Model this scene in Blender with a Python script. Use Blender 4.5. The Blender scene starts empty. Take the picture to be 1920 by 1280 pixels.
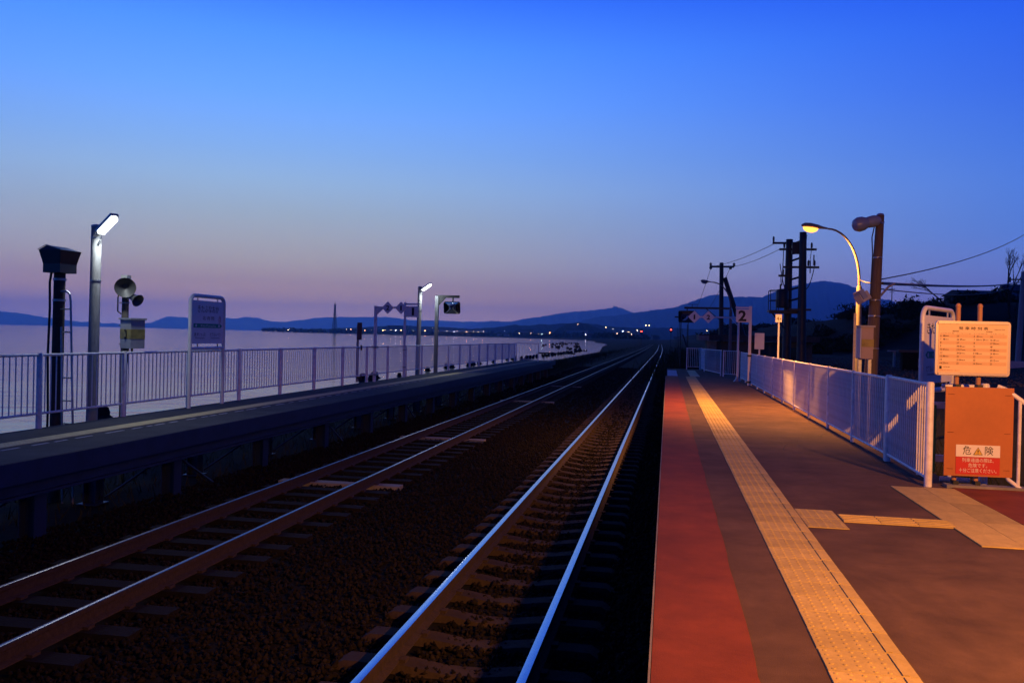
import bpy, math, random
import numpy as np
from mathutils import Vector, Matrix
random.seed(7); rng = np.random.default_rng(7)
sc = bpy.context.scene
C = sc.collection
PI = math.pi
def lin(r, g, b):
    f = lambda c: (c/255/12.92) if c/255 <= .04045 else ((c/255+.055)/1.055)**2.4
    return (f(r), f(g), f(b), 1)

# ------------------------------------------------------------------ camera
H = 1.52                                    # metres above the platform
FPX = 1600.0                                # focal length for a 1920 px wide frame
Zc = Vector((.0231, 1.0, -10.2/FPX)).normalized()
Yc = Vector((292/FPX, 3/FPX, 1.0)); Yc = (Yc - Zc*Yc.dot(Zc)).normalized()
Xc = Yc.cross(Zc)
if Xc.x < 0: Xc = -Xc
R = Matrix((Xc, Yc, Zc))                    # rows: world axes in camera space
right, up, fwd = R.col[0], R.col[1], R.col[2]
cam = bpy.data.cameras.new('camera'); camo = bpy.data.objects.new('camera', cam); C.objects.link(camo)
cam.sensor_width = 36; cam.lens = FPX/1920*36; cam.clip_start = .05; cam.clip_end = 120000
M = Matrix.Identity(4)
for i in range(3):
    M[i][0] = right[i]; M[i][1] = up[i]; M[i][2] = -fwd[i]
M[2][3] = H
camo.matrix_world = M
sc.camera = camo

# ------------------------------------------------------------------ dusk sky
w = bpy.data.worlds.new('World'); sc.world = w; w.use_nodes = True
nt = w.node_tree; nt.nodes.clear()
N = nt.nodes.new; L = nt.links.new
out = N('ShaderNodeOutputWorld'); bg = N('ShaderNodeBackground'); L(bg.outputs[0], out.inputs[0])
tc = N('ShaderNodeTexCoord'); sep = N('ShaderNodeSeparateXYZ'); L(tc.outputs['Generated'], sep.inputs[0])
asn = N('ShaderNodeMath'); asn.operation = 'ARCSINE'; L(sep.outputs['Z'], asn.inputs[0])
div = N('ShaderNodeMath'); div.operation = 'DIVIDE'; div.inputs[1].default_value = PI/2; L(asn.outputs[0], div.inputs[0])
def ramp(stops):
    r = N('ShaderNodeValToRGB'); r.color_ramp.interpolation = 'LINEAR'
    e = r.color_ramp.elements
    while len(e) > 1: e.remove(e[0])
    for i, (deg, c) in enumerate(stops):
        x = e[0] if i == 0 else e.new(deg/90)
        x.position = deg/90; x.color = (*c, 1)
    L(div.outputs[0], r.inputs[0]); return r
west = ramp([(0.0, (1.4, 0.98, 0.95)), (0.6, (1.5, 0.95, 0.65)), (1.2, (1.5, 0.84, 0.3)), (2.2, (1.15, 0.65, 0.18)), (3.2, (0.7999, 0.5225, 0.2521)), (4.5, (0.6833, 0.5734, 0.3842)), (5.7, (0.5989, 0.5836, 0.4808)), (7.5, (0.4969, 0.5961, 0.6166)), (9.6, (0.4183, 0.6232, 0.8377)), (11.7, (0.3151, 0.577, 1.0122)), (15, (0.204, 0.521, 1.3)), (18.4, (0.1256, 0.4286, 1.34)), (21.5, (0.0607, 0.2627, 1.2024)), (32, (0.0106, 0.0701, 0.5412)), (55, (0.0032, 0.0166, 0.1448)), (90, (0.002, 0.0062, 0.0539))])
east = ramp([(0.0, (0.02, 0.1488, 0.55)), (3, (0.1005, 0.2482, 0.8796)), (6.5, (0.002, 0.1924, 0.9181)), (15, (0.002, 0.0677, 0.7814)), (21.5, (0.002, 0.0515, 0.8436)), (35, (0.0022, 0.0183, 0.2555)), (60, (0.002, 0.0078, 0.0961)), (90, (0.002, 0.0061, 0.0555))])
# azimuth from the afterglow: cos of the angle to the point where the sun went down
dotn = N('ShaderNodeVectorMath'); dotn.operation = 'DOT_PRODUCT'
a0 = math.radians(-28); dotn.inputs[1].default_value = (math.sin(a0), math.cos(a0), 0)
L(tc.outputs['Generated'], dotn.inputs[0])
mr = N('ShaderNodeMapRange'); mr.inputs[1].default_value = -1; mr.inputs[2].default_value = 1; L(dotn.outputs['Value'], mr.inputs[0])
pw = N('ShaderNodeMath'); pw.operation = 'POWER'; pw.inputs[1].default_value = 7.0; L(mr.outputs[0], pw.inputs[0])
mx = N('ShaderNodeMix'); mx.data_type = 'RGBA'
L(pw.outputs[0], mx.inputs[0]); L(east.outputs[0], mx.inputs[6]); L(west.outputs[0], mx.inputs[7])
L(mx.outputs[2], bg.inputs[0])
# the sky darkens away from the afterglow
dk = N('ShaderNodeMapRange'); dk.inputs[1].default_value = .10; dk.inputs[2].default_value = .80; dk.inputs[3].default_value = .42; dk.inputs[4].default_value = 1.0
L(mr.outputs[0], dk.inputs[0]); L(dk.outputs[0], bg.inputs[1])
w.cycles.sampling_method = 'AUTOMATIC'
sc.view_settings.view_transform = 'Standard'; sc.view_settings.look = 'None'
sc.cycles.volume_bounces = 2
sc.view_settings.exposure = 0; sc.view_settings.gamma = 1
SODIUM = (1.0, .36, .06); WHITE = (.86, .95, 1.0)

# ------------------------------------------------------------------ materials
MATS = {}
def mat(name, col, rough=.6, metal=0, var=.0, scale=6, bump=0, bscale=40, emit=None, estr=0, col2=None, spec=.5, stretch=None, speck=0, sscale=200, island=0, orand=0):
    if name in MATS: return MATS[name]
    m = bpy.data.materials.new(name); m.use_nodes = True; t = m.node_tree; n = t.nodes; b = n['Principled BSDF']
    c = (*col[:3], 1)
    b.inputs['Base Color'].default_value = c; b.inputs['Roughness'].default_value = rough; b.inputs['Metallic'].default_value = metal
    b.inputs['Specular IOR Level'].default_value = spec
    co = n.new('ShaderNodeTexCoord'); src = co.outputs['Object']
    if stretch:
        mp = n.new('ShaderNodeMapping'); mp.inputs['Scale'].default_value = stretch; t.links.new(src, mp.inputs[0]); src = mp.outputs[0]
    if var:
        no = n.new('ShaderNodeTexNoise'); no.inputs['Scale'].default_value = scale; no.inputs['Detail'].default_value = 6; no.inputs['Roughness'].default_value = .65
        t.links.new(src, no.inputs['Vector'])
        r = n.new('ShaderNodeValToRGB'); e = r.color_ramp.elements
        e[0].position = .3; e[1].position = .7
        lo = col2 if col2 else tuple(x*(1-var) for x in col[:3]); hi = tuple(min(1, x*(1+var*.5)) for x in col[:3])
        e[0].color = (*lo[:3], 1); e[1].color = (*hi, 1)
        t.links.new(no.outputs['Fac'], r.inputs[0]); t.links.new(r.outputs[0], b.inputs['Base Color'])
    if speck or island:
        mu = n.new('ShaderNodeMix'); mu.data_type = 'RGBA'; mu.blend_type = 'MULTIPLY'; mu.inputs[0].default_value = 1
        if b.inputs['Base Color'].links: t.links.new(b.inputs['Base Color'].links[0].from_socket, mu.inputs[6])
        else: mu.inputs[6].default_value = c
        r2 = n.new('ShaderNodeValToRGB'); e = r2.color_ramp.elements
        if island:
            ge = n.new('ShaderNodeNewGeometry'); t.links.new(ge.outputs['Random Per Island'], r2.inputs[0]); e[0].position, e[1].position = 0, 1
            e[0].color = (1-island, 1-island, 1-island, 1); e[1].color = (1+island*1.4, 1+island*1.3, 1+island*1.2, 1)
        else:
            ns = n.new('ShaderNodeTexNoise'); ns.inputs['Scale'].default_value = sscale; ns.inputs['Detail'].default_value = 3; ns.inputs['Roughness'].default_value = .8; t.links.new(src, ns.inputs['Vector'])
            nl = n.new('ShaderNodeTexNoise'); nl.inputs['Scale'].default_value = .9; nl.inputs['Detail'].default_value = 7; nl.inputs['Roughness'].default_value = .7; nl.inputs['Distortion'].default_value = 1.2; t.links.new(src, nl.inputs['Vector'])
            av = n.new('ShaderNodeMath'); av.operation = 'MULTIPLY_ADD'; av.inputs[1].default_value = .55; t.links.new(ns.outputs['Fac'], av.inputs[0])
            a2 = n.new('ShaderNodeMath'); a2.operation = 'MULTIPLY'; a2.inputs[1].default_value = .45; t.links.new(nl.outputs['Fac'], a2.inputs[0]); t.links.new(a2.outputs[0], av.inputs[2])
            t.links.new(av.outputs[0], r2.inputs[0]); e[0].position, e[1].position = .36, .64
            e[0].color = (1-speck, 1-speck, 1-speck, 1); e[1].color = (1+speck*.6, 1+speck*.6, 1+speck*.6, 1)
        t.links.new(r2.outputs[0], mu.inputs[7]); t.links.new(mu.outputs[2], b.inputs['Base Color'])
    if orand:
        oi = n.new('ShaderNodeObjectInfo'); mr2 = n.new('ShaderNodeMapRange'); mr2.inputs[3].default_value = 1-orand; mr2.inputs[4].default_value = 1+orand*.4; t.links.new(oi.outputs['Random'], mr2.inputs[0])
        vm = n.new('ShaderNodeVectorMath'); vm.operation = 'SCALE'; t.links.new(b.inputs['Base Color'].links[0].from_socket, vm.inputs[0]); t.links.new(mr2.outputs[0], vm.inputs['Scale']); t.links.new(vm.outputs[0], b.inputs['Base Color'])
    if bump:
        nb = n.new('ShaderNodeTexNoise'); nb.inputs['Scale'].default_value = bscale; nb.inputs['Detail'].default_value = 4
        t.links.new(src, nb.inputs['Vector'])
        bp = n.new('ShaderNodeBump'); bp.inputs['Strength'].default_value = bump; bp.inputs['Distance'].default_value = .02
        t.links.new(nb.outputs['Fac'], bp.inputs['Height']); t.links.new(bp.outputs[0], b.inputs['Normal'])
    if emit:
        b.inputs['Emission Color'].default_value = (*emit, 1); b.inputs['Emission Strength'].default_value = estr
    MATS[name] = m; return m
white = mat('white_paint', (.80, .80, .79), .42, var=.22, scale=9, col2=(.58, .55, .50), bump=.05)
whiter = mat('white_enamel', (.70, .70, .68), .4, var=.12, scale=5)
galv = mat('galvanised_steel', (.36, .37, .38), .42, .75, var=.3, scale=14)
concpole = mat('concrete_pole', (.30, .30, .29), .8, var=.3, scale=5, bump=.15, stretch=(6, 6, 1))
woodpole = mat('weathered_wood', (.11, .08, .058), .85, var=.4, scale=7, bump=.4, bscale=20, stretch=(8, 8, .6))
darksteel = mat('dark_steel', (.02, .021, .024), .5, .2, var=.3)
blacksteel = mat('black_paint', (.012, .012, .013), .45, var=.3)
bluesteel = mat('navy_paint', (.012, .022, .075), .45, var=.4, scale=4, bump=.1)
rust = mat('rust', (.034, .021, .015), .9, var=.5, scale=20, bump=.3)
railtop = mat('polished_rail', (.62, .63, .65), .22, 1.0, var=.08, scale=8)
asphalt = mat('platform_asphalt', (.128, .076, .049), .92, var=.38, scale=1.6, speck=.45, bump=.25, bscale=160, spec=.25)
asphaltL = mat('deck_asphalt', (.07, .07, .068), .9, var=.3, scale=2.2, speck=.4, bump=.25, bscale=160, spec=.25)
redpaint = mat('red_platform_paint', (.225, .052, .014), .85, var=.28, scale=2.2, speck=.38, bump=.2, bscale=150, spec=.25)
tileY = mat('yellow_tile', (.56, .43, .15), .8, var=.2, scale=5, bump=.06, speck=.16, sscale=60, spec=.25, orand=.2)
tileP = mat('pale_tile', (.62, .52, .22), .7, var=.2, scale=4)
conc = mat('concrete', (.22, .21, .20), .9, var=.35, scale=3, bump=.3, bscale=30)
concdark = mat('dark_concrete', (.045, .042, .04), .95, var=.4, scale=3, bump=.3, bscale=30)
sleeperc = mat('sleeper_concrete', (.042, .031, .024), .95, var=.4, scale=5, bump=.3, spec=.2)
sleeperw = mat('sleeper_wood', (.009, .0075, .006), .95, var=.5, scale=6, bump=.4, spec=.2)
sleeperl = mat('sleeper_pale', (.20, .20, .20), .9, var=.2, scale=6, bump=.2)
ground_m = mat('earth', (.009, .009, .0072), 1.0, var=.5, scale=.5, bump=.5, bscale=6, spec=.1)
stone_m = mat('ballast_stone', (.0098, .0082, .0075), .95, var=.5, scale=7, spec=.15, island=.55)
block_m = mat('wave_block', (.02, .02, .021), .95, var=.3, scale=2, spec=.1)
forest = mat('forest', (.016, .024, .020), 1, var=.4, scale=.002, spec=0)
grass_m = mat('grass', (.030, .038, .014), .95, var=.5, scale=1.2, col2=(.045, .036, .016), spec=.1)
leaf_m = mat('leaf', (.022, .034, .014), .9, var=.4, scale=2, spec=.1)
bark = mat('bark', (.035, .028, .022), .95, var=.4, scale=10, spec=.1)
brownpost = mat('brown_post', (.42, .21, .10), .6, var=.2, scale=8)
orangeboard = mat('orange_board', (.44, .145, .036), .5, var=.12, scale=2, speck=.06, sscale=20)
boardface = mat('board_face', (.80, .58, .34), .55, var=.04, scale=4)
boardband = mat('board_band', (.68, .44, .24), .55)
ink = mat('ink', (.012, .012, .014), .6)
inkred = mat('ink_red', (.42, .03, .02), .6)
redp = mat('sign_red', (.50, .022, .018), .55)
signw = mat('sign_white', (.72, .70, .67), .5)
signgrey = mat('sign_face', (.74, .74, .72), .5, var=.08, scale=6)
green = mat('sign_green', (.02, .28, .17), .5)
yellow = mat('box_yellow', (.33, .27, .06), .5, var=.4, scale=8)
boxgrey = mat('box_grey', (.36, .36, .34), .5, var=.2, scale=6)
boxpink = mat('box_beige', (.38, .29, .24), .55, var=.1, scale=6)
mirrorm = mat('mirror_glass', (.82, .84, .85), .03, 1.0)
rubber = mat('cable_black', (.01, .01, .011), .6)
ceramic = mat('insulator', (.05, .045, .045), .3)
deadlamp = mat('lamp_housing', (.20, .24, .32), .45, var=.1)
def emis(name, col, s): return mat(name, col, .4, emit=col, estr=s)
E_sod = emis('sodium_glow', (1, .34, .055), 3.2)
E_wht = emis('tube_glow', (.90, .97, 1.0), 9)
E_red = emis('signal_red', (1, .03, .02), 30)
E_pts = [emis('town_warm', (1, .62, .25), 75), emis('town_white', (.92, .96, 1), 65), emis('town_orange', (1, .38, .12), 75), emis('town_green', (.5, 1, .8), 45)]
E_win = emis('lit_window', (1, .78, .48), 5)
for m_ in E_pts + [E_red]: m_.cycles.emission_sampling = 'NONE'
E_win.cycles.emission_sampling = 'NONE'

# ------------------------------------------------------------------ mesh helpers
class MB:
    def __init__(s): s.v = []; s.f = []
    def add(s, vs, fs):
        o = len(s.v); s.v += [tuple(x) for x in vs]; s.f += [tuple(i+o for i in f) for f in fs]; return s
    def box(s, c, d, rz=0, ch=0, mt=None):
        x, y, z = d[0]/2, d[1]/2, d[2]/2
        pts = [(-x,-y,-z),(x,-y,-z),(x,y,-z),(-x,y,-z),(-x,-y,z),(x,-y,z),(x,y,z),(-x,y,z)]
        if mt is None: mt = Matrix.Rotation(rz, 3, 'Z')
        c = Vector(c)
        return s.add([mt @ Vector(p) + c for p in pts], [(0,3,2,1),(4,5,6,7),(0,1,5,4),(1,2,6,5),(2,3,7,6),(3,0,4,7)])
    def b(s, x0, x1, y0, y1, z0, z1): return s.box(((x0+x1)/2, (y0+y1)/2, (z0+z1)/2), (x1-x0, y1-y0, z1-z0))
    def cyl(s, p0, p1, r0, r1=None, n=12, cap=True):
        r1 = r0 if r1 is None else r1
        p0, p1 = Vector(p0), Vector(p1); d = (p1-p0).normalized()
        a = d.orthogonal().normalized(); b = d.cross(a)
        vs = [p + (a*math.cos(t) + b*math.sin(t))*r for p, r in ((p0, r0), (p1, r1)) for t in [2*PI*i/n for i in range(n)]]
        fs = [(i, (i+1) % n, n+(i+1) % n, n+i) for i in range(n)]
        if cap: fs += [tuple(range(n-1, -1, -1)), tuple(range(n, 2*n))]
        return s.add(vs, fs)
    def tube(s, pts, r, n=8):
        pts = [Vector(p) for p in pts]; rs = r if isinstance(r, (list, tuple)) else [r]*len(pts)
        vs = []; a = None
        for i, p in enumerate(pts):
            d = (pts[min(i+1, len(pts)-1)] - pts[max(i-1, 0)]).normalized()
            a = d.orthogonal().normalized() if a is None else (a - d*a.dot(d)).normalized()
            b = d.cross(a)
            vs += [p + (a*math.cos(2*PI*k/n) + b*math.sin(2*PI*k/n))*rs[i] for k in range(n)]
        fs = [(i*n+k, i*n+(k+1) % n, (i+1)*n+(k+1) % n, (i+1)*n+k) for i in range(len(pts)-1) for k in range(n)]
        fs += [tuple(range(n-1, -1, -1)), tuple(range((len(pts)-1)*n, len(pts)*n))]
        return s.add(vs, fs)
    def lathe(s, prof, p0, axis, n=16):
        p0 = Vector(p0); d = Vector(axis).normalized(); a = d.orthogonal().normalized(); b = d.cross(a)
        vs = [p0 + d*h + (a*math.cos(2*PI*k/n) + b*math.sin(2*PI*k/n))*r for r, h in prof for k in range(n)]
        fs = [(i*n+k, i*n+(k+1) % n, (i+1)*n+(k+1) % n, (i+1)*n+k) for i in range(len(prof)-1) for k in range(n)]
        fs += [tuple(range(n-1, -1, -1)), tuple(range((len(prof)-1)*n, len(prof)*n))]
        return s.add(vs, fs)
    def prism(s, poly, o, ux, uy, depth):
        """polygon (2D) spanned by ux, uy at o, extruded along ux x uy by depth"""
        o, ux, uy = Vector(o), Vector(ux), Vector(uy); nn = ux.cross(uy).normalized()*depth
        n = len(poly); vs = [o + ux*x + uy*y for x, y in poly]; vs += [v + nn for v in vs]
        fs = [tuple(range(n-1, -1, -1)), tuple(range(n, 2*n))] + [(i, (i+1) % n, n+(i+1) % n, n+i) for i in range(n)]
        return s.add(vs, fs)
    def mesh(s, name, m=None, off=(0,0,0), smooth=35):
        me = bpy.data.meshes.new(name)
        v = np.array(s.v, dtype=float) - np.array(off) if s.v else np.zeros((0, 3))
        me.from_pydata(v.tolist(), [], s.f); me.update()
        if m: me.materials.append(m)
        if smooth and len(me.polygons):
            me.polygons.foreach_set('use_smooth', [True]*len(me.polygons)); me.set_sharp_from_angle(angle=math.radians(smooth))
        return me
def rrect(wd, ht, r, n=4):
    P = []
    for cx, cy, a in ((wd/2-r, ht/2-r, 0), (-wd/2+r, ht/2-r, 90), (-wd/2+r, -ht/2+r, 180), (wd/2-r, -ht/2+r, 270)):
        P += [(cx + r*math.cos(math.radians(a+90*k/n)), cy + r*math.sin(math.radians(a+90*k/n))) for k in range(n+1)]
    return P
def wpos(o):
    p = Vector((0, 0, 0))
    while o is not None: p = p + o.location; o = o.parent
    return p
def thing(name, label, cat, loc=(0, 0, 0), group=None):
    o = bpy.data.objects.new(name, None); C.objects.link(o); o.location = loc; o.empty_display_size = .1
    o['label'] = label; o['category'] = cat
    if group: o['group'] = group
    return o
def part(name, mb, m, parent, kind=None, label=None, smooth=35):
    """mb in world coordinates; becomes a child mesh of parent"""
    off = wpos(parent)
    o = bpy.data.objects.new(name, mb.mesh(name, m, off, smooth)); C.objects.link(o); o.parent = parent
    if kind: o['kind'] = kind
    if label: o['label'] = label
    return o
def inst(name, me, parent, loc, rz=0, scale=None):
    """shared mesh placed at a world position under parent"""
    o = bpy.data.objects.new(name, me); C.objects.link(o); o.parent = parent
    o.location = Vector(loc) - (wpos(parent) if parent else Vector((0, 0, 0))); o.rotation_euler[2] = rz
    if scale: o.scale = scale
    return o
def solo(name, mb, m, label, cat, loc, group=None, smooth=35):
    o = bpy.data.objects.new(name, mb.mesh(name, m, loc, smooth)); C.objects.link(o); o.location = loc
    o['label'] = label; o['category'] = cat
    if group: o['group'] = group
    return o
def structure(name, mb, m, kind='structure', loc=(0, 0, 0), smooth=35):
    o = bpy.data.objects.new(name, mb.mesh(name, m, loc, smooth)); C.objects.link(o); o.location = loc; o['kind'] = kind; return o
def text(mb, body, o, ux, uy, size, width=None, align='CENTER', depth=.002, bold=0.0):
    """flat lettering added to mb, in the plane spanned by ux, uy"""
    c = bpy.data.curves.new('lettering', 'FONT'); c.body = body; c.size = 1; c.align_x = 'LEFT'; c.resolution_u = 2; c.offset = bold
    t = bpy.data.objects.new('lettering', c); me = bpy.data.meshes.new_from_object(t)
    n = len(me.vertices)
    if n:
        co = np.empty(n*3); me.vertices.foreach_get('co', co); co = co.reshape(-1, 3)
        co[:, 1] *= size; sx = size
        wd = (co[:, 0].max()-co[:, 0].min())
        if width: sx = width/wd
        co[:, 0] = (co[:, 0]-co[:, 0].min())*sx
        W = co[:, 0].max()
        if align == 'CENTER': co[:, 0] -= W/2
        o, ux, uy = np.array(o), np.array(ux, float), np.array(uy, float); nn = np.cross(ux, uy)
        P = o + co[:, :1]*ux + co[:, 1:2]*uy + nn*depth
        mb.add(P.tolist(), [tuple(p.vertices) for p in me.polygons])
    bpy.data.meshes.remove(me); bpy.data.objects.remove(t); bpy.data.curves.remove(c)
def np_obj(name, V, F, m, kind=None, parent=None, nper=3):
    me = bpy.data.meshes.new(name); nv, nf = len(V), len(F)
    me.vertices.add(nv); me.vertices.foreach_set('co', np.asarray(V, dtype=np.float32).ravel())
    me.loops.add(nf*nper); me.loops.foreach_set('vertex_index', np.asarray(F, dtype=np.int32).ravel())
    me.polygons.add(nf); me.polygons.foreach_set('loop_start', np.arange(nf, dtype=np.int32)*nper)
    me.update(calc_edges=True); me.materials.append(m)
    o = bpy.data.objects.new(name, me); C.objects.link(o)
    if kind: o['kind'] = kind
    if parent: o.parent = parent
    return o
def lamp(name, kind, energy, col, loc, parent, size=.15, spot=None, aim=(0, 0, -1)):
    l = bpy.data.lights.new(name, kind); l.energy = energy; l.color = col
    if kind == 'SPOT': l.spot_size = math.radians(spot); l.spot_blend = .45
    if kind != 'AREA': l.shadow_soft_size = size
    o = bpy.data.objects.new(name, l); C.objects.link(o); o.parent = parent
    o.location = Vector(loc) - wpos(parent); o.rotation_euler = Vector(aim).to_track_quat('-Z', 'Y').to_euler()
    return o

# ================================================================== SETTING
SEA = -2.5
def ss(t): t = max(0., min(1., t)); return t*t*(3-2*t)
def tx(y): return -2.4*ss((y-120)/400)      # the line bends gently towards the sea
COAST = [(-60, -23), (250, -23), (400, -40), (650, -62), (1000, -84), (1450, -150), (1900, -330), (2200, -600), (2400, -1000), (2520, -1230), (40000, -1230)]
def coast(y):
    for (y0, x0), (y1, x1) in zip(COAST, COAST[1:]):
        if y0 <= y <= y1: return x0 + (x1-x0)*(y-y0)/(y1-y0)
    return -23
def gh(x, y):
    """ground height, x measured from the track's own offset"""
    far = ss((y-500)/900)
    if x < -10: return 0
    if x < -7: z = -1.28
    elif x < 0.3: z = -1.06
    elif x < 3.2: z = -1.06 + (0 if y < 46 else .25*ss((x-.3)/2))
    else: z = -1.0 + 1.25*ss((x-3.2)/6.5)
    z += 7.2*ss((x-19)/22)*ss((y-72)/48) + far*(2.2 + 1.5*ss((x-50)/400))
    return z
ys = [-40 + 4*i for i in range(36)] + [104*1.06**i for i in range(85)]
cols = [-9.9, -9, -8, -7, -6.5, -3.5, -1, .3, 1.5, 3.2, 4, 5, 6, 7.5, 10, 14, 18, 21, 24, 27, 30, 34, 38, 42, 50, 65, 90, 130, 200, 350, 700, 1500, 3500, 8000]
mb = MB(); NX = 9 + len(cols)
for y in ys:
    o = tx(y); xc = coast(y) ; far = ss((y-500)/900)
    row = []
    for k in range(9):
        t = k/9; x = xc - 3 + (-9.95 + o - xc + 3)*t
        z = -3.4 + 1.9*(t*(1-far) + far*ss(t/.28))
        z += (.25*t) + far*2.2*ss(t/.1)
        row.append((x, y, z))
    row += [(x + o, y, gh(x, y) + (random.uniform(-.25, .35) if x > 20 else 0)) for x in cols]
    mb.v += row
for j in range(len(ys)-1):
    for i in range(NX-1):
        a = j*NX+i; mb.f.append((a, a+1, a+NX+1, a+NX))
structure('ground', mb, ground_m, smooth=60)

# sea
sea_m = bpy.data.materials.new('sea_water'); sea_m.use_nodes = True
t_ = sea_m.node_tree; b_ = t_.nodes['Principled BSDF']
b_.inputs['Base Color'].default_value = (.02, .03, .045, 1); b_.inputs['Roughness'].default_value = .07; b_.inputs['IOR'].default_value = 2.8
g_ = t_.nodes.new('ShaderNodeNewGeometry'); mp_ = t_.nodes.new('ShaderNodeMapping'); mp_.inputs['Rotation'].default_value = (0, 0, math.radians(-26)); mq_ = t_.nodes.new('ShaderNodeMapping'); mq_.inputs['Scale'].default_value = (.16, 1.0, 1); t_.links.new(mp_.outputs[0], mq_.inputs[0])
t_.links.new(g_.outputs['Position'], mp_.inputs[0])
def wave(scale, detail):
    n = t_.nodes.new('ShaderNodeTexNoise'); n.inputs['Scale'].default_value = scale; n.inputs['Detail'].default_value = detail; n.inputs['Roughness'].default_value = .55
    t_.links.new(mq_.outputs[0], n.inputs['Vector']); return n
n1, n2 = wave(.10, 3), wave(.85, 4)
ad_ = t_.nodes.new('ShaderNodeMath'); ad_.operation = 'MULTIPLY_ADD'; ad_.inputs[1].default_value = 3.0
t_.links.new(n1.outputs['Fac'], ad_.inputs[0]); t_.links.new(n2.outputs['Fac'], ad_.inputs[2])
bp_ = t_.nodes.new('ShaderNodeBump'); bp_.inputs['Strength'].default_value = .55; bp_.inputs['Distance'].default_value = .085
t_.links.new(ad_.outputs[0], bp_.inputs['Height']); t_.links.new(bp_.outputs[0], b_.inputs['Normal'])
mb = MB(); mb.add([(-60000, -3000, SEA), (6000, -3000, SEA), (6000, 45000, SEA), (-60000, 45000, SEA)], [(0, 1, 2, 3)])
structure('sea', mb, sea_m, smooth=0)

# mountains: real relief at their own distance, ridge heights from bearing and elevation
def mountain(name, dist, depth, prof, m=forest, rad=12, rough=.25, seed=1, step=.12):
    r = np.random.default_rng(seed)
    az = np.arange(prof[0][0], prof[-1][0]+1e-6, step)
    el = np.interp(az, [p[0] for p in prof], [p[1] for p in prof])
    fine = np.convolve(r.normal(0, 1, len(az)+8), np.ones(3)/3, 'same')[4:4+len(az)]*.026
    pk = dist*np.tan(np.radians(np.maximum(el+fine, .0)))
    V, F = [], []
    nr = 2*rad+1
    for i, (a, p) in enumerate(zip(az, pk)):
        for k in range(nr):
            s = (k-rad)/rad; d = dist + s*depth
            sh = (1-abs(s))**1.25
            z = p*sh*(1 - rough*abs(math.sin(a*5.1 + s*6 + seed)*math.sin(s*PI)))
            V.append((d*math.sin(math.radians(a)), d*math.cos(math.radians(a)), z + (1.5 if k == rad else 0) - (6 if abs(s) == 1 else 0)))
    for i in range(len(az)-1):
        for k in range(nr-1):
            a = i*nr+k; F.append((a, a+nr, a+nr+1, a+1))
    mb = MB(); mb.v = V; mb.f = F
    return structure(name, mb, m, smooth=70)
mountain('mountain_range', 19000, 2400, [(-48, .9), (-41.33, .76), (-40.26, .67), (-38.89, .43), (-37.77, .31), (-36.05, .2), (-34.28, .18), (-33.23, .3), (-32.62, .62), (-32.23, .73), (-31.39, .69), (-30.29, .65), (-29, .72), (-28.2, .71), (-27.65, .83), (-27.06, .78), (-26.07, .57), (-25.4, .58), (-24.57, .67), (-23.39, .88), (-22.37, .98), (-21, 1.02), (-18.9, 1.07), (-18.2, 1.02), (-16.8, .88), (-15, .92), (-13.6, .88), (-11.8, .97), (-10.4, .9), (-8, .6), (-6, .2)], seed=3)
mountain('mountain', 14500, 2000, [(-14, .3), (-12.5, .8), (-11.8, 1.0), (-11.08, .94), (-10.4, .99), (-9.5, 1.19), (-8.6, 1.32), (-7.5, 1.52), (-6.3, 1.73), (-5, 1.83), (-4, 1.99), (-3.65, 2.02), (-3.6, 2.15), (-3.5, 2.1), (-3.4, 2.17), (-3.3, 2.05), (-2.9, 1.97), (-2.4, 1.77), (-1, 1.3), (1, .9), (3, .3)], seed=5, step=.05)
mountain('mountain', 10000, 1900, [(-8, .35), (-6.6, .8), (-5.5, 1.2), (-4.4, 1.45), (-3.4, 1.5), (-2.38, 1.72), (-1.16, 1.9), (.23, 2.1), (1.25, 2.43), (2.44, 2.9), (2.95, 3.01), (3.96, 2.85), (4.97, 2.9), (5.96, 2.87), (6.45, 3.11), (7.26, 3.46), (8.22, 3.7), (9.65, 3.94), (10.75, 3.8), (11.69, 3.41), (12.62, 2.82), (13.5, 2.75), (14.4, 2.24), (16, 1.5), (19, .9), (24, .5)], seed=8, step=.06)
mountain('hill', 4300, 700, [(-23, .15), (-20.5, .35), (-18, .52), (-15.5, .5), (-13, .42), (-11.5, .55), (-10.3, .75), (-9.4, .7), (-8.6, .82), (-7.4, .86), (-6.2, .98), (-5.2, .95), (-4.1, .8), (-2.6, .74), (-1.2, .75), (0, .8), (1.4, .72), (3.5, .8), (6, .95), (9, .9), (13, 1.0), (18, .9), (24, .8)], seed=11, rough=.35)
mountain('wooded_hill', 2950, 240, [(-7.9, .05), (-7.2, .6), (-6.6, .92), (-5.9, 1.02), (-5.2, .9), (-4.5, .62), (-3.6, .28), (-2.8, .05)], seed=14, rough=.4)

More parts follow.
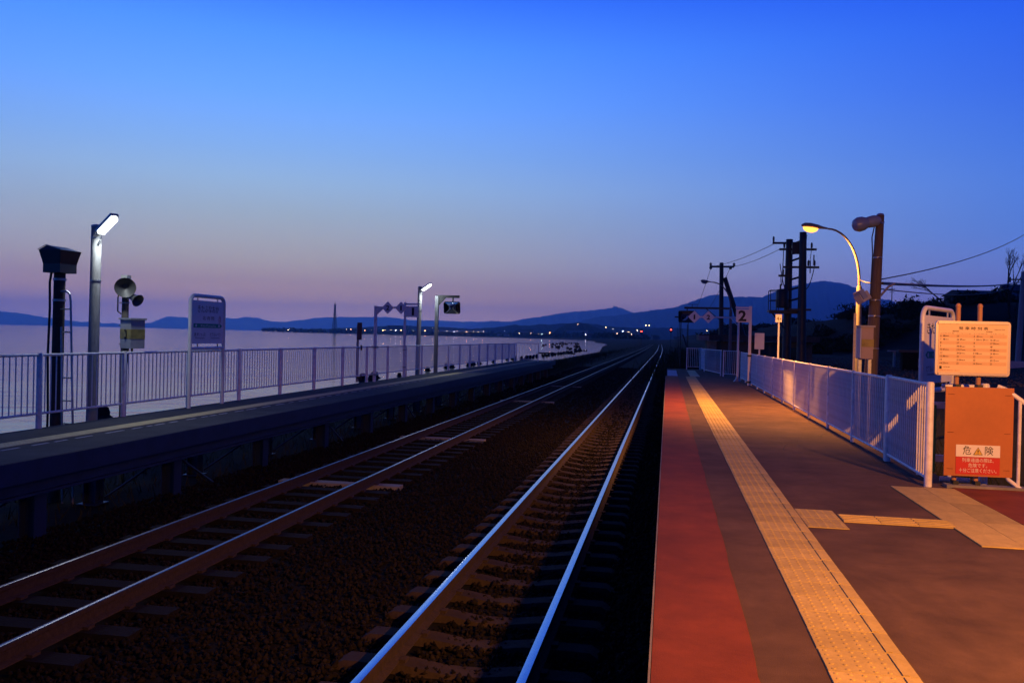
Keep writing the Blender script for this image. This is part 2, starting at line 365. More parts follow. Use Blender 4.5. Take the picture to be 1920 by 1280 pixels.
# ------------------------------------------------------------------ ballast
def stones(n, x0, x1, y0, y1, s0, s1, z0, z1, avoid=True):
    base = np.array([(1, 0, 0), (-1, 0, 0), (0, 1, 0), (0, -1, 0), (0, 0, 1), (0, 0, -1)], float)
    tri = np.array([(0, 2, 4), (2, 1, 4), (1, 3, 4), (3, 0, 4), (2, 0, 5), (1, 2, 5), (3, 1, 5), (0, 3, 5)])
    x = rng.uniform(x0, x1, n); y = y0 + (y1-y0)*rng.uniform(0, 1, n)**1.25; z = rng.uniform(z0, z1, n)
    if avoid:
        k = np.ones(n, bool)
        for rx in (-2.02, -.93, -5.86, -4.77): k &= abs(x-rx) > .10
        x, y, z = x[k], y[k], z[k]; n = len(x)
    s = rng.uniform(s0, s1, (n, 1, 1))*rng.uniform(.6, 1.3, (n, 6, 1))
    a = rng.uniform(0, 2*PI, n); ca, sa = np.cos(a), np.sin(a)
    P = base[None]*s*rng.uniform(.6, 1.15, (n, 1, 3)) + rng.normal(0, .12, (n, 6, 3))*s
    X = P[..., 0]*ca[:, None] - P[..., 1]*sa[:, None]; Y = P[..., 0]*sa[:, None] + P[..., 1]*ca[:, None]
    V = np.stack([X + x[:, None], Y + y[:, None], P[..., 2] + z[:, None]], -1).reshape(-1, 3)
    F = (tri[None] + (np.arange(n)*6)[:, None, None]).reshape(-1, 3)
    return V, F
V1, F1 = stones(75000, -7.6, .1, 2.5, 24, .016, .036, -1.06, -1.02)
V2, F2 = stones(22000, -7.6, .1, 24, 75, .03, .055, -1.06, -1.015)
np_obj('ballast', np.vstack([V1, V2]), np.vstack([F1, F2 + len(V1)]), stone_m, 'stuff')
V3, F3 = stones(5000, 9, 24, 30, 80, .03, .08, 0.22, 0.28, False)
np_obj('gravel', V3, F3, mat('gravel_stone', (.09, .08, .07), .95, var=.4), 'stuff')

# ------------------------------------------------------------------ tracks
RT = -.84
def rail_profile():  # (x, z) of a flat-bottom rail, head to foot
    return [(-.0325, 0), (.0325, 0), (.0345, -.012), (.0325, -.036), (.009, -.05), (.008, -.118), (.06, -.138), (.062, -.15), (-.062, -.15), (-.06, -.138), (-.008, -.118), (-.009, -.05), (-.0325, -.036), (-.0345, -.012)]
ypath = [-4 + 6*i for i in range(18)] + [104 + 12*i for i in range(27)]
railold = mat('dull_rail', (.30, .28, .27), .34, 1.0, var=.3, scale=4)
def railway(xl, xr, sl_kind, name):
    root = bpy.data.objects.new(name, None); C.objects.link(root); root.location = ((xl+xr)/2, 0, RT); root['kind'] = 'structure'
    for x in (xl, xr):
        P = rail_profile(); n = len(P)
        mb = MB(); body = MB(); wb = .030 if sl_kind == 'concrete' else .017
        for y in ypath: body.v += [(x + tx(y) + a, y, RT + b) for a, b in P]
        for j in range(len(ypath)-1):
            for i in range(0, n): body.f.append((j*n+i, j*n+(i+1) % n, (j+1)*n+(i+1) % n, (j+1)*n+i))
        r = part('rail', body, rust, root, smooth=50)
        for y in ypath: mb.v += [(x + tx(y) - wb, y, RT+.0012), (x + tx(y) - wb*.6, y, RT+.003), (x + tx(y) + wb*.6, y, RT+.003), (x + tx(y) + wb, y, RT+.0012)]
        for j in range(len(ypath)-1):
            for i in range(3): mb.f.append((j*4+i, j*4+i+1, (j+1)*4+i+1, (j+1)*4+i))
        part('running_surface', mb, railtop if sl_kind == 'concrete' else railold, r, smooth=60)
    cx = (xl+xr)/2
    if sl_kind == 'concrete':
        s = MB(); prof = [(-1.0, -.05), (-.92, 0), (-.40, 0), (-.15, -.035), (.15, -.035), (.40, 0), (.92, 0), (1.0, -.05)]
        for yy, ins in ((-.125, .0), (-.095, 1), (.095, 1), (.125, 0)):
            s.v += [(a, yy, b - (.0 if ins else .06)) for a, b in prof]
        for j in range(3):
            for i in range(7): a = j*8+i; s.f.append((a, a+1, a+9, a+8))
        me = s.mesh('sleeper', sleeperc, smooth=40)
    else:
        me = MB().box((0, 0, -.07), (2.1, .21, .14)).mesh('sleeper', sleeperw, smooth=0)
        pale = MB().box((0, 0, -.065), (2.1, .23, .14)).mesh('sleeper', sleeperl, smooth=0)
    clip = MB()
    for sx in (xl-cx, xr-cx):
        for d in (-.085, .085):
            clip.box((sx+d, 0, .012), (.05, .09, .024))
    clipm = clip.mesh('rail_clip', rust, smooth=0)
    for i in range(300):
        y = 1.5 + .6*i + (0 if sl_kind == 'concrete' else random.uniform(-.06, .06))
        m_ = me
        if sl_kind != 'concrete' and i in (20, 31, 52, 70): m_ = pale
        o = inst('sleeper', m_, root, (cx + tx(y), y, RT-.152), 0 if sl_kind == 'concrete' else random.uniform(-.03, .03))
        if i < 45:
            c_ = bpy.data.objects.new('rail_clip', clipm); C.objects.link(c_); c_.parent = o
    return root
railway(-2.02, -.93, 'concrete', 'railway_track')
railway(-5.86, -4.77, 'wood', 'railway_track')

# ------------------------------------------------------------------ platform beside the tracks (camera side)
PL = MB()
PL.b(-.04, 3.15, -8, 36.5, -.22, 0)
PL.b(.18, 3.1, -8, 36.45, -1.1, -.22)
PL.b(.0, 3.0, 36.5, 46, -.22, -.006)
PL.b(.18, 2.95, 36.5, 45.9, -1.1, -.222)
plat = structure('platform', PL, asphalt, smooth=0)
part('platform_edge', MB().b(-.052, -.042, -8, 36.5, -.1, .006), conc, plat, smooth=0)
# hand-painted red band with a slightly ragged edge
mb = MB(); yy = np.arange(-8, 36.51, .25); n = len(yy)
for y in yy: mb.v += [(-.039, y, .0045), (.447 + random.uniform(-.008, .008), y, .0045)]
mb.f = [(2*i, 2*i+1, 2*i+3, 2*i+2) for i in range(n-1)]
part('red_band', mb, redpaint, plat, smooth=0)
part('white_band', MB().b(.02, .45, 36.52, 43.4, -.004, .001), mat('faded_white_band', (.5, .52, .55), .8, var=.3, scale=2), plat, smooth=0)
def dot_tile(w_, l_, bar=0, dots=(5, 5)):
    m = MB(); c = .003
    m.add([(-w_/2, -l_/2, 0), (w_/2, -l_/2, 0), (w_/2, l_/2, 0), (-w_/2, l_/2, 0), (-w_/2+c, -l_/2+c, .006), (w_/2-c, -l_/2+c, .006), (w_/2-c, l_/2-c, .006), (-w_/2+c, l_/2-c, .006)],
          [(4, 5, 6, 7), (0, 1, 5, 4), (1, 2, 6, 5), (2, 3, 7, 6), (3, 0, 4, 7)])
    wd = w_ - (.095 if bar else 0)
    for i in range(dots[0]):
        for j in range(dots[1]):
            x = -w_/2 + wd*(i+.5)/dots[0]; y = -l_/2 + l_*(j+.5)/dots[1]
            vs = [(x + r*math.cos(2*PI*k/8), y + r*math.sin(2*PI*k/8), z) for r, z in ((.0125, .006), (.007, .0098)) for k in range(8)]
            m.add(vs, [(k, (k+1) % 8, 8+(k+1) % 8, 8+k) for k in range(8)] + [tuple(range(8, 16))])
    if bar: m.b(w_/2-.075, w_/2-.045, -l_/2+.01, l_/2-.01, .006, .0112)
    return m
tm = dot_tile(.405, .2975, True).mesh('tactile_tile', tileY, smooth=0)
tmf = MB().b(-.2, .2, -.149, .149, 0, .010)
for k in range(6): tmf.b(-.17+.06*k, -.15+.06*k, -.14, .14, .010, .0145)
tmf = tmf.mesh('tactile_tile', tileP, smooth=0)
for k in range(118):
    y = 1.0 + .3*k
    inst('tactile_tile', tm, plat, (.968 + random.uniform(-.0015, .0015), y, .001), random.uniform(-.002, .002))
for k in range(24): inst('tactile_tile', tmf, plat, (1.17, 36.66 + .3*k, -.005))
sq = dot_tile(.33, .38, False, (5, 6)).mesh('tactile_tile', tileY, smooth=0)
for k in range(2): inst('tactile_tile', sq, plat, (1.337, 7.55 + .385*k, .002))
gb = MB().b(-.149, .149, -.15, .15, 0, .010)
for k in range(4): gb.b(-.145, .145, -.115+.07*k, -.085+.07*k, .010, .0155)
gbm = gb.mesh('guide_tile', tileY, smooth=0)
for k in range(3): inst('guide_tile', gbm, plat, (1.665 + .3*k, 7.81, .001), .008*(k-1))
flat_t = MB().b(-.158, .158, -.45, .45, 0, .009).mesh('yellow_mat', tileY, smooth=0)
for k in range(3):
    inst('yellow_mat', flat_t, plat, (2.545, 7.47 + .903*k, .001)); inst('yellow_mat', flat_t, plat, (2.865, 7.49 + .903*k, .001), -.006)
# a few dark cracks and stains on the asphalt
cr = MB(); r_ = random.Random(4)
for (x, y, a, n) in ((1.9, 4.6, 1.2, 9), (1.65, 12.5, 1.5, 26), (2.2, 5.6, .4, 8)):
    for k in range(n):
        x2, y2 = x + math.cos(a)*.22, y + math.sin(a)*.22
        wv = .0035; cr.add([(x-wv, y, .0012), (x+wv, y, .0012), (x2+wv, y2, .0012), (x2-wv, y2, .0012)], [(0, 1, 2, 3)])
        x, y = x2, y2; a += r_.uniform(-.25, .25)
part('crack', cr, mat('crack_dark', (.02, .018, .016), 1), plat, smooth=0)
# ramp leaving the platform behind the fence gap
mb = MB()
mb.b(3.03, 3.95, 4.0, 9.82, -.6, .010)
part('landing', mb, redpaint, plat, smooth=0)
for k_ in range(3): part('step', MB().b(3.95 + .3*k_, 4.25 + .3*k_, 6.0, 9.82, -.9, -.16 - .18*k_), conc, plat, smooth=0)
part('kerb', MB().b(2.98, 4.5, 9.83, 9.98, -.5, .035), conc, plat, smooth=0)

# ------------------------------------------------------------------ raised deck platform on the sea side
DK = MB(); DK.b(-9.12, -7.05, 3, 54.3, -.11, 0)
deck = structure('platform', DK, asphaltL, smooth=0)
part('edge_beam', MB().b(-7.16, -7.04, 3, 54.3, -.25, -.004), bluesteel, deck, smooth=0)
part('girder', MB().b(-7.36, -7.24, 3, 54.2, -.42, -.112).b(-7.40, -7.16, 3, 54.2, -.45, -.42), bluesteel, deck, smooth=0)
part('girder', MB().b(-8.9, -8.78, 3, 54.2, -.42, -.112), bluesteel, deck, smooth=0)
lt = dot_tile(.30, .2975, False, (5, 5)).mesh('tactile_tile', tileP, smooth=0)
for k in range(155): inst('tactile_tile', lt, deck, (-8.16, 7.0 + .3*k, .001))
mb = MB(); y = 7
r_ = random.Random(2)
while y < 52:
    l_ = r_.uniform(.10, .42); mb.b(-7.865, -7.825, y, y+l_, .001, .0045); y += l_ + r_.uniform(.08, .3)
part('worn_white_line', mb, mat('worn_line', (.42, .42, .42), .8, var=.4, scale=20), deck, smooth=0)
colm = MB().b(-.11, .11, -.008, .008, -.85, 0).b(-.11, -.095, -.1, .1, -.85, 0).b(.095, .11, -.1, .1, -.85, 0)
colm.b(-.17, .17, -.16, .16, -.87, -.85)
colmm = colm.mesh('column', bluesteel, smooth=0)
boltm = MB().cyl((0, 0, 0), (0, 0, .05), .018, n=6).mesh('anchor_bolt', galv)
for k in range(16):
    y = 9.1 + 2.93*k
    c_ = inst('column', colmm, deck, (-7.5, y, -.40))
    for sx in (-.14, .14):
        for sy in (-.12,):
            b_o = bpy.data.objects.new('anchor_bolt', boltm); C.objects.link(b_o); b_o.parent = c_; b_o.location = (sx, sy, -.85)
    inst('column', colmm, deck, (-8.84, y, -.40))
    part('cross_beam', MB().b(-8.95, -7.25, y-.05, y+.05, -.40, -.20), bluesteel, deck, smooth=0)
    part('brace', MB().cyl((-7.62, y+.05, -.45), (-8.7, y+.1, -1.18), .02, n=6), bluesteel, deck)
    if k % 2: part('brace', MB().cyl((-7.5, y+.1, -.45), (-7.5, y+1.5, -1.2), .02, n=6), bluesteel, deck)
    structure_foot = part('footing', MB().box((-7.5, y, -1.32), (.5, .5, .14)), concdark, deck, smooth=0)

# ================================================================== FENCES
balm = MB().cyl((0, 0, 0), (0, 0, 1), .0095, n=6).mesh('baluster', white)
def fence(label, posts, z0, ztop, zbot, nb, limit=300, pw=(.05, .05), rail_r=.02, group=None, lean=None, cap=True):
    root = thing('fence', label, 'fence', (posts[0][0], posts[0][1], z0), group)
    used = 0
    for i, (x, y) in enumerate(posts):
        mb = MB(); mb.lathe([(pw[0], 0), (pw[0], ztop+.012), (pw[0]*.8, ztop+.03)], (x, y, z0), (0, 0, 1), 12)
        part('post', mb, white, root)
    for (x0, y0), (x1, y1) in zip(posts, posts[1:]):
        a, b = Vector((x0, y0, z0)), Vector((x1, y1, z0))
        part('top_rail', MB().cyl(a + Vector((0, 0, ztop)), b + Vector((0, 0, ztop)), rail_r, n=10), white, root)
        part('bottom_rail', MB().cyl(a + Vector((0, 0, zbot)), b + Vector((0, 0, zbot)), rail_r*.9, n=10), white, root)
        if used + nb <= limit:
            for k in range(1, nb+1):
                p = a.lerp(b, k/(nb+1)); inst('baluster', balm, root, (p.x, p.y, z0+zbot), 0, (1, 1, ztop-zbot))
            used += nb
        else:
            st = MB()
            for k in range(1, nb+1):
                p = a.lerp(b, k/(nb+1)); st.cyl((p.x, p.y, z0+zbot), (p.x, p.y, z0+ztop), .0095, n=6)
            part('baluster', st, white, root, kind='stuff')
    return root
fence('long white baluster fence along the sea edge of the raised platform', [(-9.08, 9.12 + 1.985*k) for k in range(22)], 0, 1.08, .22, 16, pw=(.042, .042), rail_r=.021)
fence('short white gate-like fence panel closing the seaward platform end', [(-9.02, 51.05), (-7.72, 51.25)], 0, 1.10, .12, 6, pw=(.024, .024), rail_r=.017)
fence('long white baluster fence running beside the tactile-paved platform', [(2.86, 11.95 + 2.06*k) for k in range(12)], 0, 1.08, .09, 19, pw=(.028, .028), rail_r=.019)
fence('end bay of white fence with thick leaning post by the orange board', [(2.80, 9.87), (2.86, 11.86)], 0, 1.10, .09, 19, pw=(.040, .040), rail_r=.020)
fence('white fence bay turning across the platform end beside the sign posts', [(2.95, 36.9), (2.36, 37.4)], 0, 1.1, .12, 7, pw=(.026, .026), rail_r=.016)
fence('slanting white fence bay behind the corner at the platform end', [(2.30, 38.2), (1.78, 42.6), (1.72, 44.9)], 0, 1.1, .1, 18, pw=(.026, .026), rail_r=.016)
fence('white fence bay closing the outer platform end by the track', [(1.66, 45.2), (1.0, 45.2)], 0, 1.1, .14, 6, pw=(.026, .026), rail_r=.016)
def closer(t, k=1.058):                      # set the boards back to the fence's end post, at their real size
    cp = Vector((0, 0, H)); t.location = cp + (Vector(t.location) - cp)*k; t.scale = (k, k, k)
# handrail of the ramp and the short rail that carries the boards
t = thing('handrail', 'short white rail and end post carrying the two boards', 'handrail', (3.26, 9.62, 0))
part('post', MB().lathe([(.044, 0), (.044, 1.12), (.034, 1.14)], (3.26, 9.62, 0), (0, 0, 1), 12), white, t)
part('top_rail', MB().cyl((2.86, 9.68, 1.10), (3.22, 9.63, 1.10), .024, n=10), white, t)
part('bottom_rail', MB().cyl((2.86, 9.68, .12), (3.14, 9.63, .12), .026, n=10), white, t)
for zz_ in (.86, .30): part('bracket', MB().b(2.74, 2.90, 9.66, 9.70, zz_, zz_+.07), white, t, smooth=0)
closer(t)
t = thing('handrail', 'white tubular handrail sloping down the steps off the platform', 'handrail', (3.60, 9.9, -.05))
part('top_rail', MB().tube([(3.50, 9.96, 1.10), (3.57, 9.93, 1.07), (3.66, 9.9, 1.0), (4.6, 9.75, .26)], .024, 10), white, t)
part('bottom_rail', MB().tube([(3.585, 9.92, .42), (3.585, 9.92, .16), (3.61, 9.91, .11), (4.6, 9.75, -.66)], .022, 10), white, t)
for x, y, zt, zb in ((3.70, 9.89, .97, .05), (4.0, 9.84, .72, -.2), (4.4, 9.78, .41, -.5)):
    part('upright', MB().cyl((x, y, zb), (x, y, zt), .018, n=8), white, t)

# ================================================================== SEA-SIDE PLATFORM FURNITURE
# --- monitor hood on a pole with a ladder
px, py = -9.5, 12.02
t = thing('monitor_pole', 'dark hooded monitor box on a rusty pole with side ladder', 'pole', (px, py, -1.5))
part('pole', MB().cyl((px-.03, py, -1.5), (px, py, 2.36), .092, .085, 16), mat('rusty_pole', (.045, .034, .028), .8, var=.4, scale=10), t)
hood = MB(); A = Matrix.Rotation(-.10, 3, 'Z')
for hw_, hd_, z in ((.165, .17, 2.35), (.165, .17, 2.49), (.21, .215, 2.70)): hood.v += [tuple(A @ Vector((a*hw_, b*hd_, 0)) + Vector((px, py, z))) for a, b in ((-1, -1), (1, -1), (1, 1), (-1, 1))]
hood.v += [tuple(A @ Vector((-.08, b*.19, 0)) + Vector((px, py, 2.775))) for b in (-1, 1)]
hood.f = [(3, 2, 1, 0)] + [(4*k+i, 4*k+(i+1) % 4, 4*k+4+(i+1) % 4, 4*k+4+i) for k in (0, 1) for i in range(4)] + [(8, 9, 12), (9, 10, 13, 12), (10, 11, 13), (11, 8, 12, 13)]
part('hood', hood, blacksteel, t, smooth=0)
part('roof_lip', MB().tube([A @ Vector((.22, -.225, 0)) + Vector((px, py, 2.705)), A @ Vector((-.08, -.20, 0)) + Vector((px, py, 2.782)), A @ Vector((-.22, -.225, 0)) + Vector((px, py, 2.705))], .007, 5), galv, t, smooth=0)
for z in (2.25, 1.92): part('clamp_band', MB().cyl((px, py, z-.018), (px, py, z+.018), .098, n=16), galv, t)
lad = thing_l = part('ladder', MB().tube([(px+.05, py-.04, 2.06), (px+.18, py-.06, 2.06), (px+.23, py-.06, 2.02), (px+.25, py-.06, 1.9), (px+.29, py-.06, .9), (px+.35, py-.06, -.6), (px+.36, py-.06, -1.4)], .018, 8).tube([(px+.09, py-.06, 1.5), (px+.12, py-.06, .5), (px+.16, py-.06, -.6), (px+.17, py-.06, -1.4)], .016, 8), galv, t)
for k in range(8):
    z = 1.78 - .36*k; u = .14*(1.78-z)/2.5
    part('rung', MB().cyl((px+.07+u*.6, py-.06, z), (px+.26+u*.7, py-.06, z), .011, n=6), galv, lad)
part('cable', MB().tube([(px-.10, py-.06, 2.36), (px-.12, py-.07, 2.2), (px-.11, py-.07, 1.8), (px-.14, py-.06, 1.0), (px-.12, py-.06, .2), (px-.14, py-.06, -1.4)], .018, 8), rubber, t)
# --- white tube lamps
def tube_lamp(label, x, y, lean, top, r, watt, ang):
    t = thing('platform_lamp', label, 'lamp post', (x, y, -1.5), 'white lamps on the seaward platform')
    part('pole', MB().cyl((x-lean, y, -1.5), (x, y, top), r*1.12, r*.95, 18), concpole, t)
    part('cap', MB().lathe([(r*1.0, 0), (r*.98, .03), (r*.5, .045)], (x, y, top), (0, 0, 1), 16), galv, t)
    for z in (top-.18, top-.9): part('clamp_band', MB().cyl((x, y, z-.012), (x, y, z+.012), r*1.05, n=18), galv, t)
    d = Vector((math.cos(ang), -.25, math.sin(ang))).normalized(); s = Vector((.25, 1, 0)); s = (s - d*s.dot(d)).normalized(); n = d.cross(s).normalized()
    if n.z > 0: n = -n
    c0 = Vector((x + r, y - .05, top - .13))
    A = Matrix((d, s, n)).transposed()
    c = c0 + d*.26
    part('lamp_body', MB().box(c - n*.045, (.46, .15, .05), mt=A), galv, t, smooth=0)
    g = MB(); g.prism([(-.21, -.06), (.18, -.06), (.22, -.03), (.22, .03), (.18, .06), (-.21, .06)], c - n*.018, d, s if d.cross(s).dot(n) > 0 else -s, .05)
    part('diffuser', g, E_wht, t, smooth=0)
    part('bracket', MB().cyl((x, y-.05, top-.16), c0 + d*.05, .022, n=8).cyl(c0 + Vector((0, 0, -.16)), c0 + Vector((.03, 0, -.1)), .02, n=8), galv, t)
    lamp('lamp_light', 'SPOT', watt, WHITE, c + n*.06, t, .12, 165, (.25, -.12, -1))
    return t
tube_lamp('concrete lamp post with lit white lamp between monitor pole and loudspeaker pole', -9.5, 12.88, .03, 3.19, .086, 110, .62)
tube_lamp('concrete lamp post with lit white lamp beside the numbered track signs', -9.5, 31.95, .05, 3.32, .086, 120, .55)
# --- loudspeaker pole
px, py = -9.5, 13.7
t = thing('loudspeaker_pole', 'pole with two horn loudspeakers and yellow-banded telephone box', 'pole', (px, py, -1.5))
part('pole', MB().cyl((px-.03, py, -1.5), (px, py, 2.36), .062, .058, 14), mat('stained_pole', (.13, .11, .085), .8, var=.5, scale=6, stretch=(4, 4, .8)), t)
part('cap', MB().box((px+.0, py, 2.40), (.12, .12, .08)), boxgrey, t, smooth=0)
sp = part('horn_loudspeaker', MB().lathe([(.05, 0), (.055, .10), (.075, .16), (.17, .26), (.178, .265), (.165, .255), (.05, .16)], (px, py-.02, 2.28), (.57, -.82, -.28), 24), mat('horn_grey', (.06, .06, .06), .5), t)
sp2 = part('horn_loudspeaker', MB().lathe([(.055, 0), (.058, .10), (.07, .16), (.11, .24), (.115, .245), (.10, .235), (.04, .15)], (px+.09, py-.03, 2.10), (.95, -.25, -.5), 20), MATS['horn_grey'], t)
part('mount', MB().cyl((px, py, 2.02), (px+.14, py-.03, 2.06), .022, n=8).box((px+.03, py-.08, 2.16), (.10, .06, .08)), boxgrey, t)
for z in (1.95, 1.55, 1.22): part('clamp_band', MB().cyl((px, py, z-.012), (px, py, z+.012), .067, n=14).cyl((px-.12, py, z), (px, py, z), .01, n=6), galv, t)
bx = part('telephone_box', MB().box((px+.23, py-.12, 1.40), (.34, .26, .50), rz=-.45), boxgrey, t, smooth=0)
part('lid', MB().box((px+.23, py-.12, 1.665), (.39, .31, .03), rz=-.45), boxgrey, bx, smooth=0)
part('yellow_band', MB().box((px+.23, py-.12, 1.40), (.346, .266, .17), rz=-.45), yellow, bx, smooth=0)
u_ = Vector((math.cos(-.45), math.sin(-.45), 0)); v_ = Vector((0, 0, 1)); nn_ = u_.cross(v_)
c_ = Vector((px+.23, py-.12, 1.40)) + nn_*.137
part('handset_mark', MB().tube([c_ + u_*.0 + v_*.065, c_ + u_*.035 + v_*.06, c_ + u_*.045, c_ + u_*.035 - v_*.06, c_ - v_*.065], [.02, .012, .009, .012, .02], 8), ink, bx)
part('conduit', MB().tube([(px+.14, py-.1, 1.15), (px+.13, py-.1, .95), (px+.05, py-.03, .8), (px+.05, py-.03, -1.3)], .014, 8).cyl((px+.21, py-.1, 1.15), (px+.21, py-.1, 1.06), .02, n=8), rubber, t)
part('cable', MB().tube([(px-.05, py-.05, 2.2), (px-.11, py-.06, 2.05), (px-.11, py-.06, 1.8), (px-.06, py-.03, 1.75)], .012, 8), rubber, t)
# --- station name boards
def name_board(label, p0, p1, zb, zt, flip, foot=-0.0, r=.038):
    """white tube frame from p0 to p1; face turned to the right of p0->p1"""
    a, b = Vector((*p0, 0)), Vector((*p1, 0)); u = (b-a).normalized(); W = (b-a).length; n = u.cross(Vector((0, 0, 1)))
    t = thing('station_sign', label, 'sign', (*p0, foot))
    pts = [a + Vector((0, 0, foot)), a + Vector((0, 0, zt-.14))]
    for k in range(1, 5):
        th = PI/2*k/5; pts.append(a + u*(.14*(1-math.cos(th))) + Vector((0, 0, zt-.14+.14*math.sin(th))))
    pts += [a + u*.14 + Vector((0, 0, zt)), b - u*.14 + Vector((0, 0, zt))]
    for k in range(1, 5):
        th = PI/2*k/5; pts.append(b - u*(.14*(1-math.sin(th))) + Vector((0, 0, zt-.14*(1-math.cos(th)))))
    pts += [b + Vector((0, 0, zt-.14)), b + Vector((0, 0, foot))]
    part('frame', MB().tube(pts, r, 12), whiter, t)
    part('crossbar', MB().cyl(a + Vector((0, 0, zb)), b + Vector((0, 0, zb)), .032, n=10), whiter, t)
    c = (a+b)/2; z1, z0 = zt - .09, zb + .09
    pan = part('name_panel', MB().box(c + Vector((0, 0, (z0+z1)/2)), (W-.08, .03, z1-z0), rz=math.atan2(u.y, u.x)), signgrey, t, smooth=0)
    for s in (.2, .8):
        q = a + u*W*s
        part('hanger', MB().cyl(q + Vector((0, 0, z1-.02)), q + Vector((0, 0, zt)), .012, n=6).cyl(q + Vector((0, 0, z0+.03)), q + u*.04 + Vector((0, 0, zb)), .012, n=6), galv, t)
    hh = z1-z0; o = c + n*.016
    band = [(-.44, -.05), (.38, -.05), (.44, 0), (.38, .05), (-.44, .05)] if not flip else [(-.38, -.05), (.44, -.05), (.44, .05), (-.38, .05), (-.44, 0)]
    sc_ = (W-.12)
    part('green_band', MB().prism([(x*sc_*1.08, y*hh) for x, y in band], o + Vector((0, 0, z0+hh*.42)), u, Vector((0, 0, 1)), .003), green, pan, smooth=0)
    zz = Vector((0, 0, 1)); k = MB()
    text(k, 'きたふなおか', o + zz*(z0+hh*.74), u, zz, hh*.19, sc_*(.88 if flip else .70), depth=.003)
    text(k, '北 舟 岡', o + zz*(z0+hh*.56), u, zz, hh*.10, sc_*.38, depth=.003)
    L_, R_ = (('まれっぷ', 'Mareppu'), ('だてもんべつ', 'Datemombetsu')) if not flip else (('だてもんべつ', 'Datemombetsu'), ('まれっぷ', 'Mareppu'))
    for s_, (jp, en) in ((-.27, L_), (.24, R_)):
        text(k, jp, o + u*sc_*s_ + zz*(z0+hh*.18), u, zz, hh*.10, sc_*.36, depth=.003)
        text(k, en, o + u*sc_*s_ + zz*(z0+hh*.12), u, zz, hh*.05, sc_*.30, depth=.003)
    part('lettering', k, ink, pan, smooth=0)
    k = MB(); text(k, 'Kita-Funaoka', o + n*.004 + zz*(z0+hh*.395), u, zz, hh*.075, sc_*.50, depth=.003)
    for s_ in (-.40, .36):
        q = o + n*.006 + u*sc_*s_ + zz*(z0+hh*.42); k.add([q + (u*math.cos(i*PI/6) + zz*math.sin(i*PI/6))*.028 for i in range(12)], [tuple(range(12))])
    part('band_lettering', k, signw, pan, smooth=0)
    k = MB()
    ring = [(math.cos(i*PI/8)*.030*1.1, math.sin(i*PI/8)*.075) for i in range(16)]
    k.tube([o + n*.002 + u*(sc_*.385 + x) + zz*(z0+hh*.57 + y) for x, y in ring + ring[:1]], .003, 4)
    text(k, '伊', o + u*sc_*.385 + zz*(z0+hh*.585), u, zz, .04, .036, depth=.003); text(k, '達', o + u*sc_*.385 + zz*(z0+hh*.53), u, zz, .04, .036, depth=.003)
    part('town_mark', k, inkred, pan, smooth=0)
    return t
name_board('white framed station name board fixed to the seaward fence', (-8.97, 14.92), (-8.97, 16.16), 1.14, 2.16, False)
# --- small red-brown marker post
px, py = -9.2, 24.5
t = thing('marker_post', 'slim post with narrow reddish brown board clamped to the fence', 'post', (px, py, 0))
part('post', MB().cyl((px, py, .02), (px, py, 1.75), .038, n=12), concpole, t)
part('board', MB().b(px+.0, px+.14, py-.06, py-.03, 1.30, 1.82), mat('brown_board', (.12, .055, .05), .6, var=.2), t, smooth=0)
for z in (1.06, .16): part('clamp', MB().box((px+.08, py-.02, z), (.14, .06, .05)).box((px+.13, py-.04, z), (.04, .05, .16)), rust, t, smooth=0)
# --- numbered signs
def diamond(mb_m, root, c, r, num):
    u, v = Vector((1, 0, 0)), Vector((0, 0, 1))
    d = part('number_plate', MB().prism([(r, 0), (0, r), (-r, 0), (0, -r)], Vector(c) + Vector((0, .012, 0)), u, v, .024), mb_m, root, smooth=0)
    k = MB(); text(k, num, Vector(c) + Vector((0, -.012, -r*.36)), u, v, r*1.02, (r*.56 if num != '1' else r*.26), depth=.003, bold=.035); part('number', k, ink, d, smooth=0)
px, py = -8.98, 25.43
t = thing('track_number_sign', 'white arm post with diamond plates 2 and 1 by the sea', 'sign', (px, py, 0))
part('post', MB().b(px-.04, px+.04, py-.04, py+.04, 0, 2.36), white, t, smooth=0)
part('arm', MB().b(px, px+1.1, py-.02, py+.02, 2.29, 2.345).prism([(0, 0), (.26, .24), (0, .24)], (px+.04, py+.01, 2.08), (1, 0, 0), (0, 0, 1), .02), white, t, smooth=0)
diamond(signw, t, (px+.40, py-.03, 2.31), .195, '2'); diamond(signw, t, (px+.83, py-.03, 2.31), .195, '1')
for z in (1.08, .22): part('clamp', MB().b(px-.09, px+.09, py-.07, py+.07, z-.03, z+.03), galv, t, smooth=0)
px, py = -9.06, 28.7
t = thing('platform_number_sign', 'square white number 1 plate on a slim post by the lamp', 'sign', (px, py, 0))
part('post', MB().b(px-.035, px+.035, py-.035, py+.035, 0, 2.60), white, t, smooth=0)
part('frame', MB().b(px, px+.50, py-.02, py+.02, 2.52, 2.58).b(px, px+.50, py-.02, py+.02, 2.10, 2.13).cyl((px+.0, py, 2.58), (px+.0, py, 2.66), .012, n=8), white, t, smooth=0)
pl = part('number_plate', MB().b(px+.03, px+.49, py-.045, py-.022, 2.13, 2.48), signw, t, smooth=0)
k = MB(); text(k, '1', (px+.30, py-.046, 2.17), (1, 0, 0), (0, 0, 1), .36, .085, depth=.003, bold=.035); part('number', k, ink, pl, smooth=0)
for z in (.95, .35): part('clamp', MB().b(px-.07, px+.06, py-.06, py+.06, z-.02, z+.02), galv, t, smooth=0)
